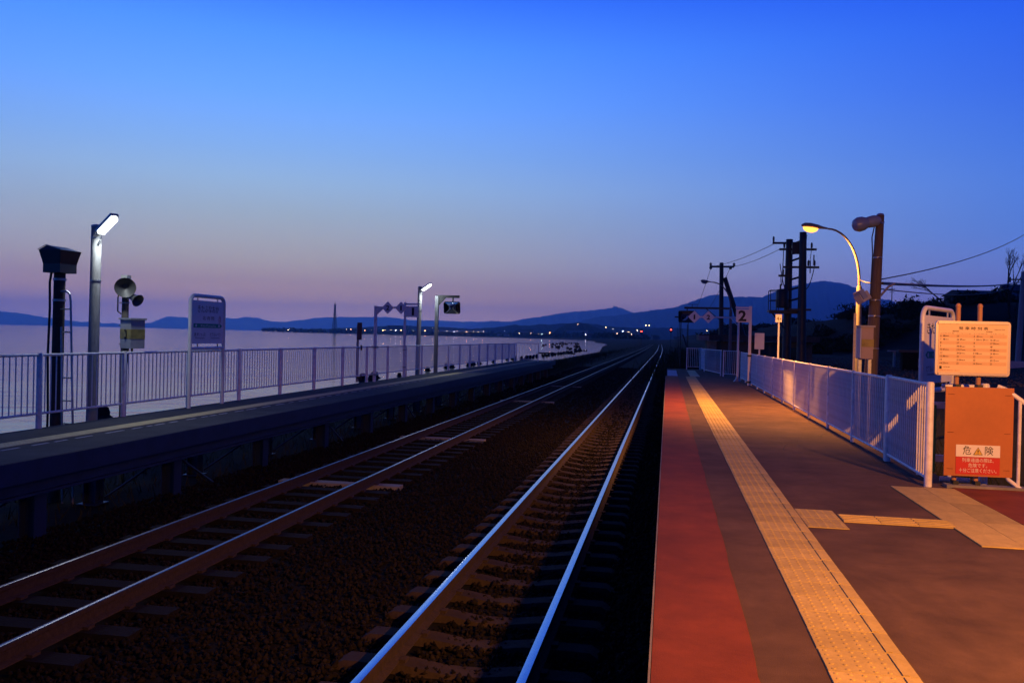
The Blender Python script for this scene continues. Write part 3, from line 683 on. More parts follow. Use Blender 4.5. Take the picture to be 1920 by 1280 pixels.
# --- mirrors
def mirror_face(c, wd, ht, n_az):
    u = Vector((math.cos(n_az), math.sin(n_az), 0)); v = Vector((0, 0, 1)); n = u.cross(v); v = (v + n*.34).normalized(); n = u.cross(v)
    P = rrect(wd, ht, .07, 5); mb = MB(); rings = 5
    mb.v = [Vector(c) + n*.062]
    for k in range(1, rings+1):
        s = k/rings; mb.v += [Vector(c) + u*x*s + v*y*s + n*(.05*(1-s*s)+.012) for x, y in P]
    m_ = len(P)
    mb.f = [(0, 1+i, 1+(i+1) % m_) for i in range(m_)] + [(1+(k-1)*m_+i, 1+k*m_+i, 1+k*m_+(i+1) % m_, 1+(k-1)*m_+(i+1) % m_) for k in range(1, rings) for i in range(m_)]
    mb.v = [tuple(x) for x in mb.v]
    back = MB().prism([(x*1.05, y*1.05) for x, y in P], Vector(c) - n*.05, u, v, .06)
    return mb, back
px, py = -8.92, 32.35
t = thing('platform_mirror', 'rectangular convex mirror hung from a dark arm post by the sea', 'mirror', (px, py, 0))
part('post', MB().b(px-.065, px+.065, py-.06, py+.06, 0, 3.02), mat('grey_steel', (.16, .17, .18), .5, .3, var=.3), t, smooth=0)
part('arm', MB().b(px-.05, px+.90, py-.04, py+.04, 2.95, 3.05).prism([(0, 0), (.3, .32), (0, .32)], (px+.06, py+.02, 2.63), (1, 0, 0), (0, 0, 1), .04), darksteel, t, smooth=0)
part('hanger', MB().cyl((px+.64, py, 2.78), (px+.64, py, 2.96), .03, n=10), darksteel, t)
f_, bk = mirror_face((px+.62, py-.06, 2.56), .62, .46, .10)
mo = part('mirror_back', bk, blacksteel, t, smooth=0); part('mirror_glass', f_, mirrorm, mo, smooth=80)

# ================================================================== SHELTER-SIDE FURNITURE
px, py = 2.62, 33.3
t = thing('track_number_sign', 'arm post with diamond plates 1 and 2 on the lit platform', 'sign', (px, py, 0))
part('post', MB().cyl((px, py, 0), (px, py, 2.46), .04, n=12), signw, t)
part('base', MB().lathe([(.14, 0), (.12, .03), (.06, .10), (.045, .2)], (px, py, 0), (0, 0, 1), 12), galv, t)
part('arm', MB().b(px-1.75, px+.06, py-.02, py+.02, 2.38, 2.44).cyl((px-.30, py, 2.40), (px, py, 2.08), .014, n=6), signw, t, smooth=0)
diamond(signw, t, (px-1.64, py-.03, 2.41), .235, '1'); diamond(signw, t, (px-1.12, py-.03, 2.41), .235, '2')
px, py = 2.79, 30.5
t = thing('platform_number_sign', 'square white number 2 plate on a tall post at the fence', 'sign', (px, py, 0))
part('post', MB().b(px-.045, px+.045, py-.045, py+.045, 0, 2.74), signw, t, smooth=0)
part('frame', MB().b(px-.50, px, py-.02, py+.02, 2.66, 2.71).cyl((px-.47, py, 2.2), (px-.47, py, 2.74), .014, n=6), signw, t, smooth=0)
pl = part('number_plate', MB().b(px-.48, px-.046, py-.03, py-.005, 2.18, 2.63), signw, t, smooth=0)
k = MB(); text(k, '2', (px-.27, py-.031, 2.23), (1, 0, 0), (0, 0, 1), .50, .27, depth=.003, bold=.035); part('number', k, ink, pl, smooth=0)
for z in (1.03, .12): part('clamp', MB().b(px-.07, px+.07, py-.07, py+.07, z-.03, z+.03), darksteel, t, smooth=0)
t = thing('notice_board', 'blank notice board on a post behind the fence, glowing orange', 'sign', (3.1, 30.6, -.9))
part('post', MB().cyl((3.13, 30.62, -.9), (3.13, 30.62, 1.4), .03, n=10), signw, t)
part('board', MB().b(2.96, 3.28, 30.55, 30.58, 1.26, 1.82), signw, t, smooth=0)
t = thing('stop_sign', 'small plate reading 4 on a slim post behind the fence', 'sign', (3.07, 25, -.9))
part('post', MB().cyl((3.07, 25.02, -.9), (3.07, 25.02, 2.12), .025, n=10), signw, t)
pl = part('plate', MB().b(2.97, 3.14, 24.96, 24.99, 2.08, 2.30), signw, t, smooth=0)
k = MB(); text(k, '4', (3.03, 24.959, 2.13), (1, 0, 0), (0, 0, 1), .15, .08, depth=.003); text(k, '両', (3.105, 24.959, 2.15), (1, 0, 0), (0, 0, 1), .06, .05, depth=.003); part('lettering', k, ink, pl, smooth=0)
# --- street lamps
def street_lamp(label, x, y, z0, top, head, r, lit=0, aim=(0, 0, -1), cone=140):
    t = thing('street_lamp', label, 'street lamp', (x, y, z0), 'curved-arm street lamps behind the platform')
    mid = z0 + (top-z0)*.70
    part('pole', MB().lathe([(r*1.2, 0), (r*1.15, mid-z0-.05), (r*.8, mid-z0)], (x, y, z0), (0, 0, 1), 14), mat('lamp_pole_paint', (.14, .135, .125), .7, 0, var=.3, scale=8), t)
    hx = head.x - x; hy = head.y - y
    pts = []
    for k in range(13):
        s = k/12; th = s*PI/2*1.0
        pts.append((x + hx*(1-math.cos(th))*.98, y + hy*(1-math.cos(th)), mid-.02 + (head.z+.02-mid)*math.sin(th)**.9))
    part('arm', MB().tube(pts, [r*.62 - .2*r*k/12 for k in range(13)], 10), MATS['lamp_pole_paint'], t)
    d = Vector((hx, hy, 0)).normalized()*1.0; d = Vector((d.x, d.y, .12)).normalized()
    hd = MB(); n = 14; prof = [(0, .035), (.10, .05), (.22, .085), (.38, .105), (.50, .09), (.56, .04)]
    s_ = d.cross(Vector((0, 0, 1))).normalized(); u_ = s_.cross(d)
    o = Vector(head)
    for h_, q in prof: hd.v += [tuple(o + d*h_ + s_*math.cos(2*PI*k/n)*q*1.1 + u_*(math.sin(2*PI*k/n)*q*(.75 if math.sin(2*PI*k/n) > 0 else .35))) for k in range(n)]
    hd.f = [(i*n+k, i*n+(k+1) % n, (i+1)*n+(k+1) % n, (i+1)*n+k) for i in range(len(prof)-1) for k in range(n)] + [tuple(range(n-1, -1, -1)), tuple(range((len(prof)-1)*n, len(prof)*n))]
    part('head', hd, mat('lamp_head', (.16, .15, .14), .5, .2), t, smooth=60)
    lens = MB(); c = o + d*.36 - u_*.028
    for i in range(5):
        th = PI/2*i/4; lens.v += [tuple(c + d*math.cos(2*PI*k/n)*.17*math.cos(th) + s_*math.sin(2*PI*k/n)*.10*math.cos(th) - u_*.105*math.sin(th)) for k in range(n)]
    lens.f = [(i*n+k, (i+1)*n+k, (i+1)*n+(k+1) % n, i*n+(k+1) % n) for i in range(4) for k in range(n)]
    part('lens', lens, E_sod if lit else deadlamp, t, smooth=80)
    if lit: lamp('lamp_light', 'SPOT', lit, SODIUM, c - u_*.16, t, .10, cone, aim)
    return t
street_lamp('glowing orange sodium street lamp beside the wooden pole with the grey lamp', 4.15, 20.0, -.3, 4.15, Vector((3.42, 19.9, 4.06)), .05, 3200, (.2, .12, -1), 156)
street_lamp('orange sodium street lamp standing beyond the steps off the platform', 6.2, 1.4, -.15, 4.4, Vector((5.5, 1.4, 4.3)), .05, 4900, (.12, .5, -1), 144)
street_lamp('unlit street lamp whose pole carries the long mirror arm', 3.14, 45.0, -.6, 4.7, Vector((2.15, 45.0, 4.52)), .065)
# --- mirror on long beam
t = thing('platform_mirror', 'convex mirror hanging from a long braced beam at the platform end', 'mirror', (3.14, 45, 2))
part('beam', MB().b(.80, 3.08, 44.86, 44.96, 3.13, 3.23), darksteel, t, smooth=0)
part('brace', MB().cyl((1.9, 44.92, 3.15), (3.1, 44.95, 2.2), .02, n=6).cyl((1.0, 44.92, 3.36), (1.5, 44.92, 3.36), .015, n=6).cyl((1.2, 44.92, 3.2), (1.2, 44.92, 3.36), .015, n=6), darksteel, t)
part('hanger', MB().cyl((.95, 44.9, 3.0), (.95, 44.9, 3.15), .025, n=8), darksteel, t)
f_, bk = mirror_face((.95, 44.86, 2.72), .84, .60, -.10)
mo = part('mirror_back', bk, blacksteel, t, smooth=0); part('mirror_glass', f_, mirrorm, mo, smooth=80)
# --- wooden pole with dead mercury lamp
b0, b1 = Vector((3.50, 16, -.6)), Vector((3.64, 16, 3.8))
t = thing('wooden_pole', 'leaning brown wooden pole with an unlit grey lamp on top', 'pole', b0)
part('pole', MB().cyl(b0, b1, .135, .066, 18), woodpole, t)
part('cap', MB().lathe([(.066, 0), (.06, .02), (.03, .035)], b1, (0, 0, 1), 16), galv, t)
def on(z): return b0.lerp(b1, (z+.6)/4.4)
part('lamp_body', MB().lathe([(.05, -.02), (.09, .03), (.105, .10), (.10, .18), (.09, .24)], on(3.74) + Vector((-.03, -.05, -.03)), (-1, -.25, -.26), 20), deadlamp, t)
part('lamp_bowl', MB().lathe([(.092, .22), (.125, .30), (.13, .38), (.10, .45), (.05, .48), (.01, .485)], on(3.74) + Vector((-.03, -.05, -.03)), (-1, -.25, -.26), 20), mat('lamp_bowl', (.17, .21, .31), .35), t)
part('cable', MB().tube([on(3.6) + Vector((-.10, -.06, 0)), on(3.4) + Vector((-.13, -.06, 0)), on(3.1) + Vector((-.10, -.05, 0)), on(2.2) + Vector((-.10, -.06, 0))], .01, 6), rubber, t)
for z in (3.66, 3.05, 2.30, 2.02, 1.45): part('clamp_band', MB().cyl(on(z-.012), on(z+.012), .145-.0175*(z+.6), n=18).cyl(on(z) + Vector((.0, -.13, 0)), on(z) + Vector((.04, -.15, 0)), .014, n=6), galv, t)
part('wire_arm', MB().tube([on(2.36) + Vector((.06, -.04, 0)), on(2.52) + Vector((.2, -.04, .02)), on(2.56) + Vector((.30, -.04, .04))], .02, 8), galv, t)
t = thing('floodlight', 'boxy tilted floodlight fixed to the wooden pole', 'floodlight', on(2.32))
A = Matrix.Rotation(-.55, 3, 'Y') @ Matrix.Rotation(.5, 3, 'Z')
fb = part('housing', MB().box(on(2.36) + Vector((-.24, -.12, -.02)), (.20, .16, .15), mt=A), boxgrey, t, smooth=0)
part('visor', MB().box(on(2.36) + Vector((-.285, -.15, .015)), (.10, .18, .17), mt=A), deadlamp, fb, smooth=0)
part('bracket', MB().cyl(on(2.33) + Vector((-.16, -.08, .0)), on(2.33), .022, n=8), galv, t)
# --- control box on stand
c = Vector((3.34, 15.55, 1.54))
t = thing('control_box', 'beige control cabinet with a yellow band beside the wooden pole', 'cabinet', (c.x, c.y, -.6))
part('stand', MB().b(c.x-.10, c.x-.05, c.y-.02, c.y+.03, -.6, 1.28).b(c.x+.06, c.x+.11, c.y-.02, c.y+.03, -.6, 1.28), galv, t, smooth=0)
bx = part('cabinet', MB().box(c, (.20, .22, .54), rz=.18), boxpink, t, smooth=0)
part('door', MB().box(c + Vector((-.112, -.02, 0)), (.02, .22, .52), rz=.18), mat('box_side', (.42, .46, .50), .5), bx, smooth=0)
part('yellow_band', MB().box(c + Vector((.004, -.004, 0)), (.206, .226, .13), rz=.18), yellow, bx, smooth=0)
part('roof', MB().box(c + Vector((-.01, 0, .285)), (.26, .28, .03), rz=.18), boxgrey, bx, smooth=0)
part('sign_strip', MB().b(c.x-.19, c.x-.15, c.y-.01, c.y+.01, .9, 2.05), mat('strip_face', (.5, .42, .3), .6, var=.3, scale=30), t, smooth=0)
# --- second station name board
name_board('white framed station name board half hidden behind the timetable', (2.945, 10.75), (3.60, 11.80), .98, 1.97, True, -.9, .028)
# --- timetable
t = thing('timetable_board', 'framed train timetable on two brown posts above the orange board', 'timetable', (2.99, 9.45, .1))
ux, uz = Vector((.9987, .05, 0)), Vector((0, 0, 1)); nn = ux.cross(uz)
cc = Vector((3.045, 9.36, 1.50))
for dx in (-.125, .085):
    q = cc + ux*dx - nn*.06
    part('post', MB().lathe([(.024, 0), (.024, 1.80), (.027, 1.802), (.027, 1.815), (.018, 1.835), (.004, 1.842)], (q.x, q.y, .12), (0, 0, 1), 14), brownpost, t)
    for z in (1.10, .12): part('clamp', MB().box((q.x, q.y-.02, z), (.05, .10, .07)), darksteel, t, smooth=0)
fr = part('frame', MB().prism(rrect(.715, .555, .035), cc - nn*.03, ux, uz, .035), mat('frame_metal', (.60, .52, .44), .35, .3), t, smooth=40)
part('face', MB().prism(rrect(.66, .49, .006), cc + nn*.004, ux, uz, .006), boardface, t, smooth=0)
face = bpy.data.objects['face']; o = cc + nn*.011
part('top_bar', MB().box(cc + uz*.258 + nn*.01, (.68, .02, .022), rz=.05), fr.data.materials[0], t, smooth=0)
part('bottom_bar', MB().box(cc - uz*.258 + nn*.01, (.66, .02, .022), rz=.05), fr.data.materials[0], t, smooth=0)
z0 = .125; dz = .0345
bands = MB()
for i in range(0, 9, 2): 
    q = o + uz*(z0 - i*dz); bands.add([q + ux*x + uz*y for x, y in ((-.32, -.017), (.32, -.017), (.32, .017), (-.32, .017))], [(0, 1, 2, 3)])
part('row_bands', bands, boardband, face, smooth=0)
k = MB(); q = o + nn*.001
text(k, '発 車 時 刻 表', q + uz*.192, ux, uz, .034, .28); text(k, 'Departure Time', q + uz*.192 + ux*.25, ux, uz, .013, .10)
text(k, '室蘭本線', q + uz*.168 - ux*.17, ux, uz, .014, .06); text(k, '長万部方面', q + uz*.168 + ux*.15, ux, uz, .014, .06)
TT = {(0, 0): '08', (0, 1): '48', (0, 4): '47', (0, 6): '38', (0, 8): '23', (1, 1): '43', (1, 3): '05', (1, 4): '17', (1, 5): '56', (1, 7): '34', (2, 0): '42', (2, 1): '10', (2, 5): '48', (2, 8): '31', (3, 1): '30', (3, 2): '55', (3, 4): '08', (3, 5): '40', (3, 7): '12'}
for cidx, x in enumerate((-.315, -.155, .005, .165)):
    text(k, '時   分   行先・のりば・備考', q + ux*x + uz*.148, ux, uz, .008, .13, 'LEFT')
    for r_i in range(9):
        hr = 6 + r_i + (9 if cidx % 2 else 0); q2 = q + ux*x + uz*(z0 - r_i*dz - .009)
        text(k, str(hr), q2, ux, uz, .026, .018 if hr > 9 else .009, 'LEFT')
        if (cidx, r_i) in TT:
            text(k, TT[(cidx, r_i)], q2 + ux*.026, ux, uz, .026, .019, 'LEFT'); text(k, '室蘭2番' if cidx < 2 else '長万部1番', q2 + ux*.048 + uz*.003, ux, uz, .010, .032, 'LEFT')
text(k, '39', q + ux*.092 + uz*(z0-dz-.009), ux, uz, .026, .019, 'LEFT'); text(k, '長万部1番', q + ux*.115 + uz*(z0-dz-.006), ux, uz, .010, .03, 'LEFT')
k.add([q + ux*x + uz*y for x, y in ((-.318, -.212), (-.296, -.212), (-.296, -.182), (-.318, -.182))], [(0, 1, 2, 3)])
text(k, '特急列車は通過', q - ux*.285 - uz*.194, ux, uz, .010, .065, 'LEFT')
part('lettering', k, ink, face, smooth=0)
k = MB(); text(k, '列車の時刻は変更する場合があります。ご注意ください。', q - ux*.32 - uz*.228, ux, uz, .009, .20, 'LEFT'); part('red_note', k, inkred, face, smooth=0)
closer(t)
# --- orange danger board
t = thing('danger_board', 'plain orange board with red and white danger notice', 'sign', (3.16, 9.5, .1))
cc = Vector((3.115, 9.34, .66)); ux = Vector((.9987, .05, 0)); nn = ux.cross(uz)
part('board', MB().box(cc, (.65, .016, .90), rz=.05), orangeboard, t, smooth=0)
brd = bpy.data.objects['board.002'] if 'board.002' in bpy.data.objects else t.children[0]
brd = t.children[0]
o = cc + nn*.009
part('tie_slit', (lambda m: ([m.box(o + ux*x + uz*z, (.06, .004, .004), rz=.05) for x in (-.27, .27) for z in (.375, -.01, -.38)], m)[1])(MB()), mat('slit', (.10, .03, .01), .8), t, smooth=0)
wz = o + ux*(-.005) - uz*.285
part('notice', MB().prism([(-.21, .032), (.21, .032), (.21, .152), (-.21, .152)], wz, ux, uz, .004), signw, brd, smooth=0)
part('notice', MB().prism([(-.21, -.145), (.21, -.145), (.21, .030), (-.21, .030)], wz, ux, uz, .004), redp, brd, smooth=0)
k = MB(); text(k, '危', wz - ux*.105 + uz*.062 + nn*.005, ux, uz, .095, .08, depth=.001); text(k, '険', wz + ux*.105 + uz*.062 + nn*.005, ux, uz, .095, .08, depth=.001)
tri = [wz + nn*.006 + ux*x + uz*y for x, y in ((-.042, .055), (.042, .055), (0, .128))]
k.tube(tri + tri[:1], .0032, 4); text(k, '!', wz + uz*.064 + nn*.005, ux, uz, .058, .011, depth=.003)
part('lettering', k, ink, brd, smooth=0)
k = MB(); k.add([wz + nn*.0048 + ux*x + uz*y for x, y in ((-.042, .055), (.042, .055), (0, .128))], [(0, 1, 2)]); part('warning_triangle', k, mat('warning_yellow', (.62, .42, .06), .5), brd, smooth=0)
k = MB()
for s_, dz_, wd in (('列車通過の際は、', -.018, .30), ('危険です。', -.070, .18), ('十分ご注意ください。', -.122, .36)): text(k, s_, wz + uz*dz_ + nn*.005, ux, uz, .045, wd, depth=.001)
part('notice_lettering', k, signw, brd, smooth=0)
part('green_backing', MB().b(2.74, 2.79, 9.60, 9.62, .2, .9), mat('green_frame', (.06, .22, .06), .6), t, smooth=0)
closer(t)

# ================================================================== POLES AND WIRES
def insul(c, h=.18, r=.05): return MB().lathe([(r*.4, 0), (r, .03), (r*.5, .06), (r, .09), (r*.5, .12), (r, .15), (r*.3, h)], c, (0, 0, 1), 10)
x, y = 5.55, 40.0
t = thing('transformer_structure', 'dark twin-pole transformer structure with platform and cross arms', 'utility pole', (x, y, -.4))
part('pole', MB().cyl((5.34, 40.6, -.4), (5.36, 40.6, 6.22), .20, .15, 14), concpole if False else darksteel, t)
part('pole', MB().cyl((5.86, 39.6, -.4), (5.80, 39.6, 6.42), .22, .15, 14), darksteel, t)
for z, x0, x1, yy in ((6.05, 4.62, 5.6, 40.6), (5.70, 4.85, 6.45, 40.0), (4.86, 4.95, 6.50, 39.5), (4.55, 4.9, 5.5, 40.5), (2.98, 5.3, 6.2, 39.5)):
    part('cross_arm', MB().b(x0, x1, yy-.05, yy+.05, z-.045, z+.045), darksteel, t, smooth=0)
for z in (5.95, 5.2, 4.35, 3.9, 3.4): part('tie_beam', MB().cyl((5.35, 40.6, z), (5.82, 39.6, z+.12), .05, n=8), darksteel, t)
for q in ((4.66, 40.6, 6.1), (5.06, 40, 5.76), (6.24, 40, 5.76), (6.04, 39.5, 4.92), (6.3, 39.5, 4.92), (5.1, 40.5, 4.6), (5.92, 39.6, 6.1)):
    part('insulator', insul(q, .26, .06), ceramic, t)
part('switch_box', MB().box((5.62, 40.0, 5.75), (.46, .4, .5)).cyl((5.42, 39.78, 5.45), (5.42, 39.78, 5.55), .05, n=8), darksteel, t, smooth=0)
part('arrester', MB().cyl((6.33, 39.9, 5.0), (6.33, 39.9, 5.45), .028, n=8).cyl((6.12, 39.5, 4.6), (6.12, 39.5, 5.15), .025, n=8), ceramic, t)
part('transformer', MB().lathe([(.02, 0), (.26, .02), (.28, .1), (.28, .78), (.24, .84), (.06, .88)], (5.05, 40.2, 3.06), (0, 0, 1), 16), darksteel, t)
for dx in (-.1, .1): part('bushing', insul((5.05+dx, 40.1, 3.92), .22, .05), ceramic, t)
part('deck', MB().b(4.45, 5.75, 39.75, 40.65, 2.88, 2.95).b(4.45, 5.75, 39.75, 39.82, 2.80, 2.88), darksteel, t, smooth=0)
part('deck_brace', MB().cyl((4.6, 40.2, 2.88), (5.3, 40.5, 2.05), .04, n=6), darksteel, t)
rl = MB()
for q in ((4.5, 39.8), (4.5, 40.6), (4.85, 39.8), (4.85, 40.6)): rl.cyl((*q, 2.95), (*q, 3.85), .018, n=6)
for z in (3.4, 3.85): rl.cyl((4.5, 39.8, z), (4.5, 40.6, z), .016, n=6).cyl((4.5, 39.8, z), (4.85, 39.8, z), .016, n=6).cyl((4.5, 40.6, z), (4.85, 40.6, z), .016, n=6)
part('deck_railing', rl, darksteel, t)
def sag(a, b, s, n=14):
    a, b = Vector(a), Vector(b); return [a.lerp(b, k/n) - Vector((0, 0, 4*s*(k/n)*(1-k/n))) for k in range(n+1)]
part('jumper', MB().tube(sag((6.3, 39.5, 4.9), (5.95, 39.5, 3.9), .25), .018, 6).tube(sag((5.1, 40.5, 5.7), (5.05, 40.4, 4.1), .05), .018, 6).tube(sag((5.0, 40.5, 4.6), (5.0, 40.2, 4.1), .12), .015, 6).tube(sag((6.24, 40, 5.8), (6.1, 39.6, 5.1), .12), .014, 6).tube(sag((4.95, 40.5, 5.1), (5.3, 40.5, 3.7), .2), .018, 6), rubber, t)
# utility pole with crossarm and stay strut
x, y = 3.38, 58.0
t = thing('utility_pole', 'dark utility pole with a single cross arm and diagonal strut', 'utility pole', (x, y, -.4))
part('pole', MB().cyl((3.5, y, -.4), (x, y, 6.68), .17, .13, 14), darksteel, t)
part('strut', MB().cyl((3.60, y, 5.7), (5.35, y+.3, .6), .15, .17, 12), darksteel, t)
part('strut_clamp', MB().b(3.3, 3.75, y-.1, y+.1, 5.50, 5.62), darksteel, t, smooth=0)
part('cross_arm', MB().b(2.62, 4.20, y-.06, y+.06, 6.36, 6.48), darksteel, t, smooth=0)
for dx in (-.72, .78): part('insulator', insul((3.4+dx, y-.05, 6.45), .22, .10), ceramic, t)
for dx in (-.72, .55): part('insulator', MB().lathe([(.03, 0), (.10, .05), (.10, .16), (.04, .2)], (3.4+dx, y-.2, 6.22), (0, 0, 1), 10), ceramic, t)
def wire(label, pts, r=.012, n=6, m=rubber):
    return solo('overhead_wire', MB().tube(pts, r, n), m, label, 'wire', pts[0], 'overhead wires')
wire('upper wire from the transformer structure to the utility pole', sag((4.66, 40.6, 6.0), (2.72, 57.8, 6.4), .15))
wire('lower wire from the transformer structure to the utility pole', sag((4.85, 40.0, 5.70), (4.05, 57.8, 6.4), .12))
wire('wire dropping from the utility pole towards the far line', sag((2.70, 58, 6.35), (3.0, 140, 5.2), 1.2), .014)
wire('second wire dropping from the utility pole towards the far line', sag((3.95, 58, 6.35), (4.2, 140, 5.2), 1.2), .014)
wp = on(2.62)
wire('thin wire rising from the wooden pole to the upper right', sag(wp + Vector((.08, 0, .05)), (16, 41, 7.0), .30), .011)
wire('thick bundled cable running from the wooden pole to the roadside pole', sag(wp + Vector((.10, 0, -.02)), (22.2, 60, 5.75), .14, 24), .028)
wire('thin cable looped below the bundled cable to the roadside pole', sag(wp + Vector((.08, 0, -.12)), (22.2, 60, 5.7), .36, 24), .012)
wire('short wire between the sodium lamp and the wooden pole', sag((4.15, 20, 2.95), wp, .04), .012)
x, y = 22.5, 60.5
t = thing('utility_pole', 'tall dark roadside utility pole carrying the bundled cable', 'utility pole', (x, y, -.3))
part('pole', MB().cyl((x-.1, y, -.3), (x+.15, y, 6.45), .19, .16, 12), concpole, t)
part('cable_rack', MB().b(x-.75, x+.2, y-.1, y-.02, 5.9, 5.98).b(x-.75, x-.65, y-.1, y-.02, 5.75, 6.1), darksteel, t, smooth=0)
# slim line-side poles beyond the platform
lp = None
for k, (x, y, h) in enumerate(((.9, 62, 4.6), (1.7, 75, 4.4), (1.2, 95, 4.8), (2.6, 120, 5), (1.6, 150, 5), (3.0, 185, 5.2))):
    lb = ['near the mirror arm at the platform end', 'second beyond the platform end', 'third beyond the platform end', 'fourth beyond the platform end', 'fifth beyond the platform end', 'farthest beyond the platform end'][k]
    t = thing('lineside_pole', 'slim dark lineside pole, ' + lb, 'pole', (x, y, -.9), 'slim poles beside the line')
    part('pole', MB().cyl((x, y, -.9), (x, y, h-1.3), .045, .035, 8), darksteel, t)
    if k == 0: part('cross_arm', MB().b(x-.45, x+.55, y-.03, y+.03, 3.1, 3.2).cyl((x+.15, y, 1.9), (x+.6, y, .6), .05, n=6), darksteel, t)
# red signals
for k, (x, y, z, lb) in enumerate(((-10.0, 330, 4.45, 'railway signal showing red on the seaward side of the tracks'), (1.15, 330, 5.35, 'railway signal showing red on the shelter side of the tracks'))):
    t = thing('railway_signal', lb, 'signal', (x, y, -1), 'red railway signals')
    part('mast', MB().cyl((x, y, -1), (x, y, z+.5), .09, n=8), darksteel, t)
    part('head', MB().prism(rrect(1.0, 1.9, .45), (x, y-.1, z-.1), (1, 0, 0), (0, 0, 1), -.08), blacksteel, t, smooth=0)
    part('red_lens', MB().lathe([(.20, 0), (.18, .05), (.1, .08)], (x, y-.12, z), (0, -1, 0), 12), E_red, t)

# ================================================================== SHELTER, BARRIERS, HOUSES
t = thing('shelter', 'low dark flat-roofed building behind the platform end fence', 'building', (5, 52, -.4))
part('wall', MB().b(2.25, 8.0, 50.2, 53.5, -.4, 1.50), mat('shelter_wall', (.07, .07, .06), .85, var=.3, scale=2), t, smooth=0)
part('end_panel', MB().b(2.22, 2.75, 50.12, 50.19, -.4, 1.50), mat('pale_panel', (.24, .23, .19), .8, var=.4, scale=3), t, smooth=0)
part('roof', MB().b(1.75, 8.3, 49.6, 54.2, 1.55, 1.86), mat('roof_fascia', (.05, .045, .04), .8, var=.3), t, smooth=0)
part('fascia', MB().b(1.73, 2.30, 49.55, 49.597, 1.54, 1.80), mat('grey_fascia', (.22, .21, .20), .8, var=.3), t, smooth=0)
part('door', MB().b(4.6, 5.5, 50.14, 50.195, -.3, 1.4), darksteel, t, smooth=0)
part('window', MB().b(6.1, 7.3, 50.15, 50.195, .5, 1.2), mat('dark_pane', (.01, .012, .016), .1), t, smooth=0)
part('poster', MB().b(2.34, 2.66, 50.09, 50.115, .55, .95), mat('poster', (.10, .07, .06), .7, var=.6, scale=8), t, smooth=0)
barc = mat('barrier_concrete', (.55, .51, .46), .85, var=.3, scale=2)
for k, (x0, y0, ln, lb) in enumerate(((14.0, 53.0, 3.2, 'low pale concrete barrier beside the gravel lot near the wooden pole'), (17.6, 53.4, 3.6, 'low pale concrete barrier behind the station name board'), (22.5, 54, 3.2, 'low pale concrete barrier right of the timetable'))):
    solo('concrete_barrier', MB().prism([(0, 0), (ln, 0), (ln, .62), (0, .62)], (x0, y0, .12), (1, 0, 0), (0, 0, 1), -.25), barc, lb, 'barrier', (x0, y0, -.35), 'low concrete barriers', 0)
for k, (x, y, z, w_, lb) in enumerate(((12.15, 46.5, 1.25, .75, 'dark timber post with capped top beside the gravel lot'), (16.9, 52.3, .95, .55, 'dark round-topped timber post between the pale barriers'))):
    t = thing('timber_post', lb, 'post', (x, y, -.3))
    part('post', MB().b(x-w_/2, x+w_/2, y-.2, y+.2, -.3, z-.1), woodpole if k else sleeperw, t, smooth=0)
    part('cap', MB().b(x-w_/2-.2*(1-k), x+w_/2+.25*(1-k), y-.26, y+.22, z-.1, z+.03), woodpole, t, smooth=0)
solo('bench_plank', MB().b(12.6, 17.5, 52.5, 52.9, 1.12, 1.2).b(12.9, 13.0, 52.6, 52.8, -.3, 1.12).b(17.0, 17.1, 52.6, 52.8, -.3, 1.12), mat('grey_plank', (.30, .29, .27), .8, var=.2), 'long pale plank rail standing behind the gravel lot', 'rail', (15, 52.7, -.3), smooth=0)
for k, z in enumerate((.55, .95)):
    solo('guard_rail', MB().b(23.5, 40, 62.0+k*.0, 62.08, z, z+.16).cyl((25, 62.1, -.3), (25, 62.1, z+.1), .05, n=8).cyl((33, 62.1, -.3), (33, 62.1, z+.1), .05, n=8), galv, ('lower' if k == 0 else 'upper') + ' pale roadside guard rail right of the timetable', 'guard rail', (25, 62.1, -.3), smooth=0)
def house(name, label, x, y, z, w_, d_, h_, rh, rz, m, rm, lit=0, group=None, cat='house'):
    t = thing(name, label, cat, (x, y, z), group); A = Matrix.Rotation(rz, 3, 'Z'); c = Vector((x, y, z))
    part('wall', MB().box(c + Vector((0, 0, h_/2)), (w_, d_, h_), rz=rz), m, t, smooth=0)
    P = [c + A @ Vector(p) for p in ((-w_*.55, -d_*.58, h_), (w_*.55, -d_*.58, h_), (w_*.55, d_*.58, h_), (-w_*.55, d_*.58, h_), (-w_*.55, 0, h_+rh), (w_*.55, 0, h_+rh))]
    part('roof', MB().add(P, [(0, 1, 5, 4), (2, 3, 4, 5), (1, 2, 5), (3, 0, 4), (3, 2, 1, 0)]), rm, t, smooth=0)
    if lit: part('window', MB().box(c + A @ Vector((w_*.2, -d_/2-.02, h_*.55)), (w_*.09, .04, h_*.22), rz=rz), E_win, t, smooth=0)
    return t
hw = [mat('house_wall', (.16, .155, .15), .9), mat('house_wall_dark', (.08, .075, .07), .9), mat('house_wall_pale', (.30, .29, .28), .9)]
hr_ = [mat('house_roof', (.04, .04, .045), .8), mat('house_roof_red', (.07, .03, .025), .8)]
house('house', 'dark low house on the bank right of the two brown posts', 46.5, 140, gh(46.5, 140)-.2, 8, 6, 1.9, .9, .2, hw[1], hr_[0])
house('house', 'dark two-storey house with lit window among the bank trees', 57.5, 152, gh(57, 150)-.2, 7, 6, 3.4, 1.2, -.15, hw[1], hr_[0], 1)

